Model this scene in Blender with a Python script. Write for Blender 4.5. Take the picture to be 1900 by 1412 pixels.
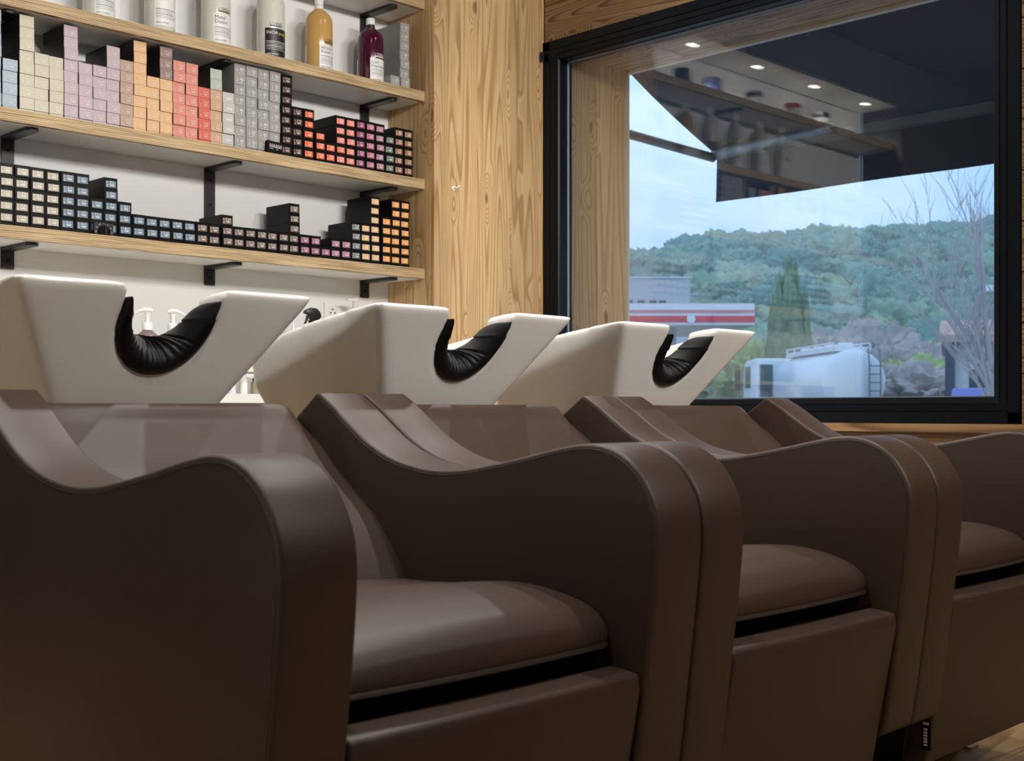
import bpy, bmesh, math, random
from mathutils import Vector, Matrix, noise
random.seed(7)
scn = bpy.context.scene
for o in list(bpy.data.objects):
    bpy.data.objects.remove(o)
COL = scn.collection

# ------------------------------------------------------------------ camera
F_PX = 2325.0; TH = math.radians(44.8); CX = 950.0; HV = 760.0
ZC = 0.76                                    # camera height
S_, C_ = math.sin(TH), math.cos(TH)
cam_d = bpy.data.cameras.new('camera')
cam = bpy.data.objects.new('camera', cam_d); COL.objects.link(cam)
cam.location = (0, 0, ZC)
cam.rotation_euler = (math.pi/2, 0, TH - math.pi/2)
cam_d.sensor_width = 36.0
cam_d.lens = 36.0*F_PX/1900.0
cam_d.shift_y = (HV-706.0)/1900.0
cam_d.clip_start = 0.05; cam_d.clip_end = 1000
cam_d.dof.use_dof = True; cam_d.dof.focus_distance = 3.2; cam_d.dof.aperture_fstop = 9.5
scn.camera = cam

# ------------------------------------------------------------------ view
scn.view_settings.view_transform = 'Standard'
scn.view_settings.look = 'None'
scn.view_settings.gamma = 1.0
scn.view_settings.use_curve_mapping = False
scn.view_settings.exposure = 0.0

# ------------------------------------------------------------------ sky
w = bpy.data.worlds.new('sky'); scn.world = w; w.use_nodes = True
nt = w.node_tree; nt.nodes.clear()
N = nt.nodes.new; L = nt.links.new
tc = N('ShaderNodeTexCoord'); sep = N('ShaderNodeSeparateXYZ'); L(tc.outputs['Generated'], sep.inputs[0])
grad = N('ShaderNodeValToRGB'); L(sep.outputs[2], grad.inputs[0])
e = grad.color_ramp.elements
e[0].position = 0.0; e[0].color = (0.34, 0.58, 0.95, 1)
e[1].position = 0.6; e[1].color = (0.30, 0.54, 0.96, 1)
mp = N('ShaderNodeMapping'); mp.inputs['Scale'].default_value = (1.6, 1.6, 5.0); L(tc.outputs['Generated'], mp.inputs[0])
nz = N('ShaderNodeTexNoise'); nz.inputs['Scale'].default_value = 2.6; nz.inputs['Detail'].default_value = 7; nz.inputs['Roughness'].default_value = 0.55
nz.inputs['Distortion'].default_value = 0.3
L(mp.outputs[0], nz.inputs['Vector'])
cr = N('ShaderNodeValToRGB'); L(nz.outputs['Fac'], cr.inputs[0])
cr.color_ramp.elements[0].position = 0.40; cr.color_ramp.elements[1].position = 0.62
mx = N('ShaderNodeMixRGB'); L(cr.outputs[0], mx.inputs[0]); L(grad.outputs[0], mx.inputs[1]); mx.inputs[2].default_value = (0.57, 0.76, 1.0, 1)
bg = N('ShaderNodeBackground'); L(mx.outputs[0], bg.inputs[0]); bg.inputs[1].default_value = 1.9
wo = N('ShaderNodeOutputWorld'); L(bg.outputs[0], wo.inputs[0])

# ------------------------------------------------------------------ helpers
def ratio(u):
    d = (u-CX)/F_PX
    return (C_+d*S_)/(S_-d*C_)
def fwd(X, Y): return X*C_+Y*S_
def on_y(u, v, Y):
    X = Y*ratio(u); return X, ZC+(HV-v)/F_PX*fwd(X, Y)

def obj(name, me, mat=None, parent=None, loc=(0, 0, 0), rot=(0, 0, 0), smooth=None):
    o = bpy.data.objects.new(name, me); COL.objects.link(o)
    if mat is not None and len(me.materials) == 0:
        for m in (mat if isinstance(mat, (list, tuple)) else [mat]): me.materials.append(m)
    if parent is not None: o.parent = parent
    o.location = loc; o.rotation_euler = rot
    if smooth is not None: shade(me, smooth)
    return o
def shade(me, ang=35):
    me.polygons.foreach_set('use_smooth', [True]*len(me.polygons))
    me.set_sharp_from_angle(angle=math.radians(ang)); me.update()
def empty(name, loc=(0, 0, 0), rz=0):
    o = bpy.data.objects.new(name, None); COL.objects.link(o); o.location = loc; o.rotation_euler = (0, 0, rz)
    o.empty_display_size = 0.05
    return o
def tag(o, label, cat, group=None):
    o['label'] = label; o['category'] = cat
    if group: o['group'] = group
    return o
def struct(o, label=None):
    o['kind'] = 'structure'
    if label: o['label'] = label
    return o
def mesh(name, verts, faces):
    me = bpy.data.meshes.new(name); me.from_pydata([tuple(v) for v in verts], [], faces); me.update(); return me
def bm_mesh(bm, name, recalc=True):
    if recalc: bmesh.ops.recalc_face_normals(bm, faces=bm.faces[:])
    me = bpy.data.meshes.new(name); bm.to_mesh(me); bm.free(); return me
def add_box(bm, x0, x1, y0, y1, z0, z1):
    vs = [bm.verts.new(p) for p in ((x0,y0,z0),(x1,y0,z0),(x1,y1,z0),(x0,y1,z0),(x0,y0,z1),(x1,y0,z1),(x1,y1,z1),(x0,y1,z1))]
    for f in ((0,3,2,1),(4,5,6,7),(0,1,5,4),(1,2,6,5),(2,3,7,6),(3,0,4,7)): bm.faces.new([vs[i] for i in f])
def bevel_bm(bm, width, seg=2, ang=30):
    es = [e for e in bm.edges if len(e.link_faces) == 2 and e.calc_face_angle(0) > math.radians(ang)]
    bmesh.ops.bevel(bm, geom=es, offset=width, segments=seg, profile=0.5, affect='EDGES', clamp_overlap=True)
def box(x0, x1, y0, y1, z0, z1, bev=0, seg=2, name='box'):
    bm = bmesh.new(); add_box(bm, x0, x1, y0, y1, z0, z1)
    if bev: bevel_bm(bm, bev, seg)
    return bm_mesh(bm, name)
def boxes(lst, bev=0, name='boxes'):
    bm = bmesh.new()
    for b in lst: add_box(bm, *b)
    if bev: bevel_bm(bm, bev, 2)
    return bm_mesh(bm, name)
def prism(pts, axis, a, b, bev=0, seg=3, name='prism', ang=30):
    # pts: closed 2-D outline; axis 'x': pts=(y,z); 'y': pts=(x,z); 'z': pts=(x,y)
    def P(p, t):
        return (t, p[0], p[1]) if axis == 'x' else ((p[0], t, p[1]) if axis == 'y' else (p[0], p[1], t))
    bm = bmesh.new()
    va = [bm.verts.new(P(p, a)) for p in pts]; vb = [bm.verts.new(P(p, b)) for p in pts]
    n = len(pts)
    fa = bm.faces.new(va); fb = bm.faces.new(vb[::-1])
    for i in range(n): bm.faces.new((va[i], vb[i], vb[(i+1) % n], va[(i+1) % n]))
    bmesh.ops.recalc_face_normals(bm, faces=bm.faces[:])
    if bev:
        es = set(fa.edges) | set(fb.edges)
        es |= {e for e in bm.edges if len(e.link_faces) == 2 and e.calc_face_angle(0) > math.radians(ang)}
        bmesh.ops.bevel(bm, geom=list(es), offset=bev, segments=seg, profile=0.5, affect='EDGES', clamp_overlap=True)
    return bm_mesh(bm, name)
def catmull(pts, k=4):
    out = []
    P = [pts[0]]+list(pts)+[pts[-1]]
    for i in range(1, len(P)-2):
        p0, p1, p2, p3 = [Vector(q) for q in P[i-1:i+3]]
        for j in range(k):
            t = j/k
            out.append(0.5*((2*p1)+(p2-p0)*t+(2*p0-5*p1+4*p2-p3)*t*t+(3*p1-p0-3*p2+p3)*t**3))
    out.append(Vector(pts[-1])); return out
def add_tube(bm, path, r, n=6, cap=True):
    path = [Vector(p) for p in path]; rings = []
    rr = r if isinstance(r, (list, tuple)) else [r]*len(path)
    up = Vector((0.13, 0.27, 0.95))
    for i, p in enumerate(path):
        t = (path[min(i+1, len(path)-1)]-path[max(i-1, 0)])
        if t.length < 1e-9: t = Vector((0, 0, 1))
        t.normalize()
        a = t.cross(up)
        if a.length < 1e-3: a = t.cross(Vector((1, 0, 0)))
        a.normalize(); b = t.cross(a)
        rings.append([bm.verts.new(p+(a*math.cos(2*math.pi*k/n)+b*math.sin(2*math.pi*k/n))*rr[i]) for k in range(n)])
    for r0, r1 in zip(rings, rings[1:]):
        for k in range(n): bm.faces.new((r0[k], r0[(k+1) % n], r1[(k+1) % n], r1[k]))
    if cap: bm.faces.new(rings[0][::-1]); bm.faces.new(rings[-1])
def tube(path, r, n=6, name='tube'):
    bm = bmesh.new(); add_tube(bm, path, r, n); return bm_mesh(bm, name)
def lathe(prof, n=32, name='lathe', closed=True):
    bm = bmesh.new(); rings = []
    for r, z in prof:
        if r < 1e-6: rings.append([bm.verts.new((0, 0, z))])
        else: rings.append([bm.verts.new((r*math.cos(2*math.pi*k/n), r*math.sin(2*math.pi*k/n), z)) for k in range(n)])
    for a, b in zip(rings, rings[1:]):
        if len(a) == 1 and len(b) == 1: continue
        for k in range(n):
            k2 = (k+1) % n
            if len(a) == 1: bm.faces.new((a[0], b[k], b[k2]))
            elif len(b) == 1: bm.faces.new((a[k], a[k2], b[0]))
            else: bm.faces.new((a[k], a[k2], b[k2], b[k]))
    if closed:
        if len(rings[0]) > 1: bm.faces.new(rings[0][::-1])
        if len(rings[-1]) > 1: bm.faces.new(rings[-1])
    return bm_mesh(bm, name)
def join_meshes(lst, name='joined'):
    bm = bmesh.new()
    for me, mat in lst:
        t = me.copy()
        if mat is not None: t.transform(mat)
        bm.from_mesh(t); bpy.data.meshes.remove(t)
    return bm_mesh(bm, name, recalc=False)
_txt = {}
def text_mesh(s, size=1.0, align='LEFT', res=1):
    key = (s, size, align, res)
    if key not in _txt:
        cu = bpy.data.curves.new('txt', 'FONT'); cu.body = s; cu.size = size; cu.align_x = align; cu.resolution_u = res
        to = bpy.data.objects.new('txt', cu); COL.objects.link(to)
        bpy.context.view_layer.update()
        me = bpy.data.meshes.new_from_object(to)
        bpy.data.objects.remove(to)
        me.materials.clear()
        _txt[key] = me
    return _txt[key]
# text mesh (in XY) -> front facing -Y
FRONT = Matrix(((1, 0, 0, 0), (0, 0, -1, 0), (0, 1, 0, 0), (0, 0, 0, 1)))

# ------------------------------------------------------------------ materials
def new_mat(name):
    m = bpy.data.materials.new(name); m.use_nodes = True
    return m, m.node_tree.nodes, m.node_tree.links, m.node_tree.nodes['Principled BSDF']
def plain(name, col, rough=0.5, metal=0.0, spec=0.5, bump=0, bscale=200, vary=0, coat=0, detail=3):
    m, n, l, p = new_mat(name)
    p.inputs['Base Color'].default_value = (*col, 1); p.inputs['Roughness'].default_value = rough
    p.inputs['Metallic'].default_value = metal; p.inputs['Specular IOR Level'].default_value = spec
    p.inputs['Coat Weight'].default_value = coat
    tcn = n.new('ShaderNodeTexCoord')
    if vary:
        a = n.new('ShaderNodeTexNoise'); a.inputs['Scale'].default_value = 6; a.inputs['Detail'].default_value = 4
        l.new(tcn.outputs['Object'], a.inputs['Vector'])
        r = n.new('ShaderNodeValToRGB'); l.new(a.outputs['Fac'], r.inputs[0])
        r.color_ramp.elements[0].position = 0.3; r.color_ramp.elements[1].position = 0.7
        r.color_ramp.elements[0].color = (*[c*(1-vary) for c in col], 1); r.color_ramp.elements[1].color = (*[min(1, c*(1+vary)) for c in col], 1)
        l.new(r.outputs[0], p.inputs['Base Color'])
    if bump:
        a = n.new('ShaderNodeTexNoise'); a.inputs['Scale'].default_value = bscale; a.inputs['Detail'].default_value = detail
        l.new(tcn.outputs['Object'], a.inputs['Vector'])
        b = n.new('ShaderNodeBump'); b.inputs['Strength'].default_value = bump; b.inputs['Distance'].default_value = 0.001
        l.new(a.outputs['Fac'], b.inputs['Height']); l.new(b.outputs[0], p.inputs['Normal'])
    return m
def wood(name, light, dark, axis='z', grain=38, rough=0.55, knots=True, contrast=1.0, knot_col=(0.16, 0.085, 0.04)):
    """boards: growth-ring lines running along `axis`, bent around scattered knots"""
    m, n, l, p = new_mat(name)
    tcn = n.new('ShaderNodeTexCoord'); oi = n.new('ShaderNodeObjectInfo')
    ad = n.new('ShaderNodeVectorMath'); ad.operation = 'MULTIPLY_ADD'
    cmb = n.new('ShaderNodeCombineXYZ')
    for i in range(3): l.new(oi.outputs['Random'], cmb.inputs[i])
    l.new(cmb.outputs[0], ad.inputs[0]); ad.inputs[1].default_value = (7.3, 3.1, 11.7); l.new(tcn.outputs['Object'], ad.inputs[2])
    mp = n.new('ShaderNodeMapping'); l.new(ad.outputs[0], mp.inputs[0])
    sc = {'x': (0.045, 1, 1), 'y': (1, 0.045, 1), 'z': (1, 1, 0.055)}[axis]
    mp.inputs['Scale'].default_value = sc
    # long wavy field whose contour lines become grain
    n1 = n.new('ShaderNodeTexNoise'); n1.inputs['Scale'].default_value = 6.0; n1.inputs['Detail'].default_value = 1; n1.inputs['Roughness'].default_value = 0.4
    l.new(mp.outputs[0], n1.inputs['Vector'])
    # knots
    mk = n.new('ShaderNodeMapping'); l.new(ad.outputs[0], mk.inputs[0])
    mk.inputs['Scale'].default_value = {'x': (0.36, 1, 1), 'y': (1, 0.36, 1), 'z': (1, 1, 0.36)}[axis]
    vo = n.new('ShaderNodeTexVoronoi'); vo.inputs['Scale'].default_value = 7.0; vo.inputs['Randomness'].default_value = 1.0
    l.new(mk.outputs[0], vo.inputs['Vector'])
    ke = n.new('ShaderNodeMapRange'); l.new(vo.outputs['Distance'], ke.inputs['Value'])
    ke.inputs['From Min'].default_value = 0.02; ke.inputs['From Max'].default_value = 0.40
    ke.inputs['To Min'].default_value = 0.17 if knots else 0; ke.inputs['To Max'].default_value = 0.0
    ke.interpolation_type = 'SMOOTHERSTEP'
    sm = n.new('ShaderNodeMath'); sm.operation = 'ADD'; l.new(n1.outputs['Fac'], sm.inputs[0]); l.new(ke.outputs[0], sm.inputs[1])
    mu = n.new('ShaderNodeMath'); mu.operation = 'MULTIPLY'; l.new(sm.outputs[0], mu.inputs[0]); mu.inputs[1].default_value = grain
    sn = n.new('ShaderNodeMath'); sn.operation = 'FRACT'; l.new(mu.outputs[0], sn.inputs[0])
    rr = n.new('ShaderNodeValToRGB'); l.new(sn.outputs[0], rr.inputs[0])
    els = rr.color_ramp.elements
    els[0].position = 0.0; els[0].color = (*light, 1)
    els[1].position = 1.0; els[1].color = (*light, 1)
    a = els.new(0.55); a.color = (*[li*(1-.25*contrast)+da*.25*contrast for li, da in zip(light, dark)], 1)
    b = els.new(0.86); b.color = (*dark, 1)
    # fine fibres
    mf = n.new('ShaderNodeMapping'); l.new(ad.outputs[0], mf.inputs[0])
    mf.inputs['Scale'].default_value = tuple(1.0 if s == 1 else 0.02 for s in sc)
    n2 = n.new('ShaderNodeTexNoise'); n2.inputs['Scale'].default_value = 260; n2.inputs['Detail'].default_value = 2; l.new(mf.outputs[0], n2.inputs['Vector'])
    n3 = n.new('ShaderNodeTexNoise'); n3.inputs['Scale'].default_value = 3.0; n3.inputs['Detail'].default_value = 3; l.new(mp.outputs[0], n3.inputs['Vector'])
    r2 = n.new('ShaderNodeMapRange'); l.new(n2.outputs['Fac'], r2.inputs['Value']); r2.inputs['From Min'].default_value = 0.3; r2.inputs['From Max'].default_value = 0.7
    r2.inputs['To Min'].default_value = 0.82; r2.inputs['To Max'].default_value = 1.08
    r3 = n.new('ShaderNodeMapRange'); l.new(n3.outputs['Fac'], r3.inputs['Value']); r3.inputs['From Min'].default_value = 0.3; r3.inputs['From Max'].default_value = 0.7
    r3.inputs['To Min'].default_value = 0.78; r3.inputs['To Max'].default_value = 1.12
    mm = n.new('ShaderNodeMath'); mm.operation = 'MULTIPLY'; l.new(r2.outputs[0], mm.inputs[0]); l.new(r3.outputs[0], mm.inputs[1])
    vm = n.new('ShaderNodeVectorMath'); vm.operation = 'SCALE'; l.new(rr.outputs[0], vm.inputs[0]); l.new(mm.outputs[0], vm.inputs['Scale'])
    kd = n.new('ShaderNodeMapRange'); l.new(vo.outputs['Distance'], kd.inputs['Value'])
    kd.inputs['From Min'].default_value = 0.06; kd.inputs['From Max'].default_value = 0.10
    kd.inputs['To Min'].default_value = 0.85 if knots else 0; kd.inputs['To Max'].default_value = 0
    mxk = n.new('ShaderNodeMixRGB'); l.new(kd.outputs[0], mxk.inputs[0]); l.new(vm.outputs[0], mxk.inputs[1]); mxk.inputs[2].default_value = (*knot_col, 1)
    l.new(mxk.outputs[0], p.inputs['Base Color'])
    p.inputs['Roughness'].default_value = rough
    bp = n.new('ShaderNodeBump'); bp.inputs['Strength'].default_value = 0.35; bp.inputs['Distance'].default_value = 0.002
    l.new(sn.outputs[0], bp.inputs['Height']); bp.invert = True; l.new(bp.outputs[0], p.inputs['Normal'])
    return m
def plywood(name):
    m, n, l, p = new_mat(name)
    tcn = n.new('ShaderNodeTexCoord'); mp = n.new('ShaderNodeMapping'); l.new(tcn.outputs['Object'], mp.inputs[0])
    mp.inputs['Scale'].default_value = (0.12, 0.3, 1)
    nz = n.new('ShaderNodeTexNoise'); nz.inputs['Scale'].default_value = 130; nz.inputs['Detail'].default_value = 4; nz.inputs['Roughness'].default_value = 0.6
    mp2 = n.new('ShaderNodeMapping'); l.new(tcn.outputs['Object'], mp2.inputs[0]); mp2.inputs['Scale'].default_value = (0.03, 0.03, 1)
    l.new(mp2.outputs[0], nz.inputs['Vector'])
    n2 = n.new('ShaderNodeTexNoise'); n2.inputs['Scale'].default_value = 16; n2.inputs['Detail'].default_value = 3; l.new(mp.outputs[0], n2.inputs['Vector'])
    s = n.new('ShaderNodeSeparateXYZ'); l.new(tcn.outputs['Object'], s.inputs[0])
    mu = n.new('ShaderNodeMath'); mu.operation = 'MULTIPLY_ADD'; l.new(n2.outputs['Fac'], mu.inputs[0]); mu.inputs[1].default_value = 0.02; l.new(s.outputs[2], mu.inputs[2])
    m2 = n.new('ShaderNodeMath'); m2.operation = 'MULTIPLY'; l.new(mu.outputs[0], m2.inputs[0]); m2.inputs[1].default_value = 150
    fr = n.new('ShaderNodeMath'); fr.operation = 'FRACT'; l.new(m2.outputs[0], fr.inputs[0])
    ad = n.new('ShaderNodeMath'); ad.operation = 'MULTIPLY_ADD'; l.new(nz.outputs['Fac'], ad.inputs[0]); ad.inputs[1].default_value = 1.0
    hl = n.new('ShaderNodeMath'); hl.operation = 'MULTIPLY'; l.new(fr.outputs[0], hl.inputs[0]); hl.inputs[1].default_value = 0.45
    l.new(hl.outputs[0], ad.inputs[2])
    r = n.new('ShaderNodeValToRGB'); l.new(ad.outputs[0], r.inputs[0])
    r.color_ramp.elements[0].position = 0.42; r.color_ramp.elements[0].color = (0.66, 0.50, 0.28, 1)
    r.color_ramp.elements[1].position = 0.98; r.color_ramp.elements[1].color = (0.17, 0.095, 0.04, 1)
    l.new(r.outputs[0], p.inputs['Base Color']); p.inputs['Roughness'].default_value = 0.6
    return m
def emit(name, col, st):
    m, n, l, p = new_mat(name)
    p.inputs['Emission Color'].default_value = (*col, 1); p.inputs['Emission Strength'].default_value = st
    p.inputs['Base Color'].default_value = (0.8, 0.8, 0.8, 1)
    return m
def glass_pane(name, tint=(0.985, 0.992, 0.992), f0=0.043):
    """clear pane: Schlick reflection over straight transmission (same on both faces of the sheet)"""
    m = bpy.data.materials.new(name); m.use_nodes = True; n = m.node_tree.nodes; l = m.node_tree.links; n.clear()
    tr = n.new('ShaderNodeBsdfTransparent'); tr.inputs[0].default_value = (*tint, 1)
    gl = n.new('ShaderNodeBsdfGlossy'); gl.inputs['Roughness'].default_value = 0.0
    ge = n.new('ShaderNodeNewGeometry'); dt = n.new('ShaderNodeVectorMath'); dt.operation = 'DOT_PRODUCT'
    l.new(ge.outputs['Normal'], dt.inputs[0]); l.new(ge.outputs['Incoming'], dt.inputs[1])
    def mt(op, a, b=None):
        q = n.new('ShaderNodeMath'); q.operation = op
        for i, v in enumerate((a, b)):
            if v is None: continue
            if isinstance(v, (int, float)): q.inputs[i].default_value = v
            else: l.new(v, q.inputs[i])
        return q.outputs[0]
    c = mt('ABSOLUTE', dt.outputs['Value']); k = mt('POWER', mt('SUBTRACT', 1.0, c), 5.0)
    fr = mt('ADD', mt('MULTIPLY', k, 1-f0), f0)
    mx = n.new('ShaderNodeMixShader'); o = n.new('ShaderNodeOutputMaterial')
    l.new(fr, mx.inputs[0]); l.new(tr.outputs[0], mx.inputs[1]); l.new(gl.outputs[0], mx.inputs[2]); l.new(mx.outputs[0], o.inputs[0])
    return m

M = {}
M['leather'] = plain('brown_leather', (0.046, 0.0265, 0.018), 0.46, spec=0.42, bump=0.15, bscale=900, detail=2)
M['piping'] = plain('piping_leather', (0.022, 0.014, 0.011), 0.5, bump=0.1)
M['black_void'] = plain('black_fabric', (0.008, 0.007, 0.007), 0.9, spec=0.1, bump=0.1)
M['ceramic'] = plain('white_ceramic', (0.80, 0.785, 0.75), 0.07, spec=0.55, vary=0.015)
M['gel'] = plain('black_gel_rubber', (0.0045, 0.0045, 0.005), 0.48, spec=0.25, bump=0.08, bscale=300)
M['wall'] = plain('white_paint', (0.78, 0.78, 0.765), 0.7, bump=0.08, bscale=350, vary=0.012)
M['laminate'] = plain('white_laminate', (0.76, 0.755, 0.735), 0.45, vary=0.015)
M['char'] = plain('charcoal_paint', (0.055, 0.055, 0.058), 0.8, bump=0.05)
M['ceiling'] = plain('dark_ceiling_paint', (0.10, 0.098, 0.095), 0.85, bump=0.05)
M['black_metal'] = plain('black_powder_coat', (0.012, 0.012, 0.014), 0.42, spec=0.5, bump=0.1, bscale=700)
M['frame'] = plain('black_aluminium', (0.003, 0.0045, 0.008), 0.35, spec=0.18, bump=0.05, bscale=900)
M['gasket'] = plain('pale_gasket', (0.22, 0.27, 0.32), 0.5)
M['larch'] = wood('larch_boards', (0.68, 0.46, 0.225), (0.40, 0.225, 0.085), 'z', grain=26)
M['larch_h'] = wood('larch_boards_horizontal', (0.46, 0.285, 0.125), (0.17, 0.085, 0.032), 'y', grain=30)
M['aged_h'] = wood('aged_boards', (0.30, 0.185, 0.09), (0.09, 0.045, 0.02), 'y', grain=34)
M['reveal_v'] = wood('reveal_boards', (0.56, 0.37, 0.20), (0.36, 0.21, 0.10), 'z', grain=20)
M['reveal_h'] = wood('reveal_soffit_boards', (0.50, 0.33, 0.18), (0.22, 0.12, 0.055), 'y', grain=24)
M['floor'] = wood('oak_floor', (0.42, 0.28, 0.14), (0.24, 0.145, 0.065), 'x', grain=20, knots=False, rough=0.4)
M['ply'] = plywood('plywood_edge')
M['glass'] = glass_pane('window_glass')
M['chrome'] = plain('brushed_steel', (0.6, 0.59, 0.57), 0.25, metal=1.0)
M['white_pl'] = plain('white_plastic', (0.80, 0.80, 0.79), 0.3)
M['black_pl'] = plain('black_plastic', (0.010, 0.010, 0.011), 0.35)
M['led'] = emit('led_disc', (1.0, 0.93, 0.82), 14)

# ------------------------------------------------------------------ room dimensions
XR = 3.60; YF = 4.05; YW = 4.36; YS = 4.11; XW = 4.295; XL = 0.95
ZN = ZC+2.03          # niche soffit
ZCEIL = 3.08
X0, Y0 = -2.6, -2.8   # far corner of the room behind the camera
WY0, WY1 = 1.797, 4.05; WZ0, WZ1 = ZC-0.05, ZC+1.722

# --- downlights (recessed, modelled fixtures); `pw` watts
DL = []
def downlight(x, y, z, pw, label, spot=110, blend=0.7, group=None, col=(1.0, 0.95, 0.88)):
    t = empty('recessed_downlight', (x, y, z)); tag(t, label, 'ceiling light', group)
    me = lathe([(0.030, -0.001), (0.046, -0.004), (0.048, 0.0005), (0.030, 0.012)], 24, 'trim', closed=False)
    obj('trim_ring', me, M['white_pl'], t, smooth=40)
    obj('led_disc', lathe([(0.0, -0.0015), (0.030, -0.0015), (0.030, 0.010)], 24, 'disc', closed=False), M['led'], t)
    ld = bpy.data.lights.new('downlight_beam', 'SPOT'); ld.energy = pw; ld.color = col
    ld.spot_size = math.radians(spot); ld.spot_blend = blend; ld.shadow_soft_size = 0.035
    lo = bpy.data.objects.new('downlight_beam', ld); COL.objects.link(lo); lo.parent = t; lo.location = (0, 0, -0.04)
    return t

# ================================================================== THE SETTING
def planks(parent, name, lst, mat, bev=0.003):
    for b in lst: obj(name, box(*b, bev=bev, seg=1), mat, parent)

# floor boards run along x
fl = struct(obj('floor', box(X0, XW+0.02, Y0, YW, -0.08, -0.012), M['char']))
bw = 0.18; yy = Y0; k = 0
while yy < YW-0.02:
    x = X0 - random.uniform(0, 1.2)
    while x < XW:
        xe = x+1.9
        a, b = max(x, X0), min(xe, XW)
        if b-a > 0.02:
            obj('floor_board', box(a+0.001, b-0.001, yy+0.001, min(yy+bw, YW)-0.001, -0.012, 0.0, bev=0.0015, seg=1), M['floor'], fl)
        x = xe
    yy += bw
struct(obj('ceiling', box(X0, XW+0.4, Y0, YF, ZCEIL, ZCEIL+0.1), M['ceiling']))
struct(obj('ceiling_niche', box(XL, XR+0.02, YF+0.04, YW+0.05, ZN, ZN+0.06), M['wall']))
struct(obj('wall_back', box(XL, XR+0.02, YW, YW+0.1, -0.05, ZN), M['wall']))
struct(obj('wall_header', box(X0, XW, YF, YF+0.04, ZN, ZCEIL), M['char']))
struct(obj('wall_back_left', box(X0, XL, YF, YF+0.3, -0.05, ZN), M['char']))
struct(obj('wall_left', box(X0-0.1, X0, Y0, YF+0.3, -0.05, ZCEIL), M['wall']))
struct(obj('wall_front', box(X0, XW+0.4, Y0-0.1, Y0, -0.05, ZCEIL), M['wall']))
# wooden pillar between the shelf niche and the window
pil = struct(obj('wall_pillar', box(XR+0.02, XW+0.395, YF+0.02, YW+0.25, -0.05, ZN), M['larch']), 'larch boarded pillar between shelves and window')
px = [XR, 3.860, 4.071, XW-0.004]
planks(pil, 'plank', [(px[i]+0.0008, px[i+1]-0.0008, YF, YF+0.019, 0.0, ZN) for i in range(3)], M['larch'])
planks(pil, 'plank', [(XR, XR+0.019, YF+0.021, YF+0.155, 0.0, ZN), (XR, XR+0.019, YF+0.157, YW-0.001, 0.0, ZN)], M['larch'])
# window wall with opening
XO = XW+0.40
OY0, OY1, OZ0, OZ1 = 1.86, 3.985, ZC+0.0, ZC+1.66
wr = struct(obj('wall_right', boxes([
    (XW+0.02, XO, Y0, YF+0.015, -0.05, OZ0), (XW+0.02, XO, Y0, YF+0.015, OZ1, ZCEIL),
    (XW+0.02, XO, Y0, OY0, OZ0, OZ1), (XW+0.02, XO, OY1, YF+0.015, OZ0, OZ1)]), M['char']), 'wood clad wall around the large window')
zz = WZ1+0.004; brd = []
while zz < ZCEIL-0.02:
    brd.append((XW, XW+0.019, Y0+0.01, YF-0.002, zz, min(zz+0.172, ZCEIL-0.002))); zz += 0.175
planks(wr, 'plank', brd, M['aged_h'])
zz = WZ0-0.034; brd = []
while zz > 0.03:
    brd.append((XW, XW+0.019, Y0+0.01, YF-0.002, max(zz-0.152, 0.0), zz)); zz -= 0.155
planks(wr, 'plank', brd, M['aged_h'])
zz = WZ0; brd = []
while zz < WZ1-0.01:
    brd.append((XW, XW+0.019, Y0+0.01, WY0-0.004, zz+0.001, min(zz+0.172, WZ1))); zz += 0.175
planks(wr, 'plank', brd, M['larch_h'])
struct(obj('trim_1', box(XW-0.022, XW+0.02, Y0+0.02, YF-0.002, WZ0-0.032, WZ0-0.001, bev=0.004), M['larch_h']), 'narrow light wooden ledge below the window frame')
# boarded reveal outside the glass
rv = struct(empty('trim_2', (XW+0.1, 3.9, OZ0))); rv['label'] = 'wooden boarded outer reveal of the window'
def rel(me, p):
    me.transform(Matrix.Translation(-Vector(p))); return me
RP = (XW+0.1, 3.9, OZ0)
def jamb(xa, xb, sgn, y_in, y_out):
    def yy_(x): return y_in+(y_out-y_in)*(x-(XW+0.085))/0.32
    return prism([(xa, yy_(xa)), (xb, yy_(xb)), (xb, yy_(xb)+sgn*0.02), (xa, yy_(xa)+sgn*0.02)], 'z', OZ0, OZ1+0.0, bev=0.002, seg=1)
for xa, xb in ((XW+0.085, XW+0.232), (XW+0.235, XW+0.40)):
    obj('plank', rel(jamb(xa, xb, 1, 3.962, 3.885), RP), M['reveal_v'], rv)
    obj('plank', rel(jamb(xa, xb, -1, 1.885, 1.885), RP), M['reveal_v'], rv)
    obj('plank', rel(box(xa, xb, OY0, OY1, ZC+1.640, ZC+1.658, bev=0.002, seg=1), RP), M['reveal_h'], rv)
    obj('plank', rel(box(xa, xb, OY0, OY1, OZ0+0.001, ZC+0.018, bev=0.002, seg=1), RP), M['reveal_h'], rv)
M['ext_trim'] = plain('pale_render', (0.62, 0.60, 0.55), 0.8)
tr = struct(obj('trim_3', boxes([(XO, XO+0.03, OY0-0.05, 3.885, ZC+1.625, ZC+1.75), (XO, XO+0.012, 3.872, 3.99, OZ0-0.1, ZC+1.70), (XO, XO+0.03, OY0-0.1, 3.99, OZ0-0.15, ZC+0.004)]), M['ext_trim']), 'pale outer edging of the window opening')

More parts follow.
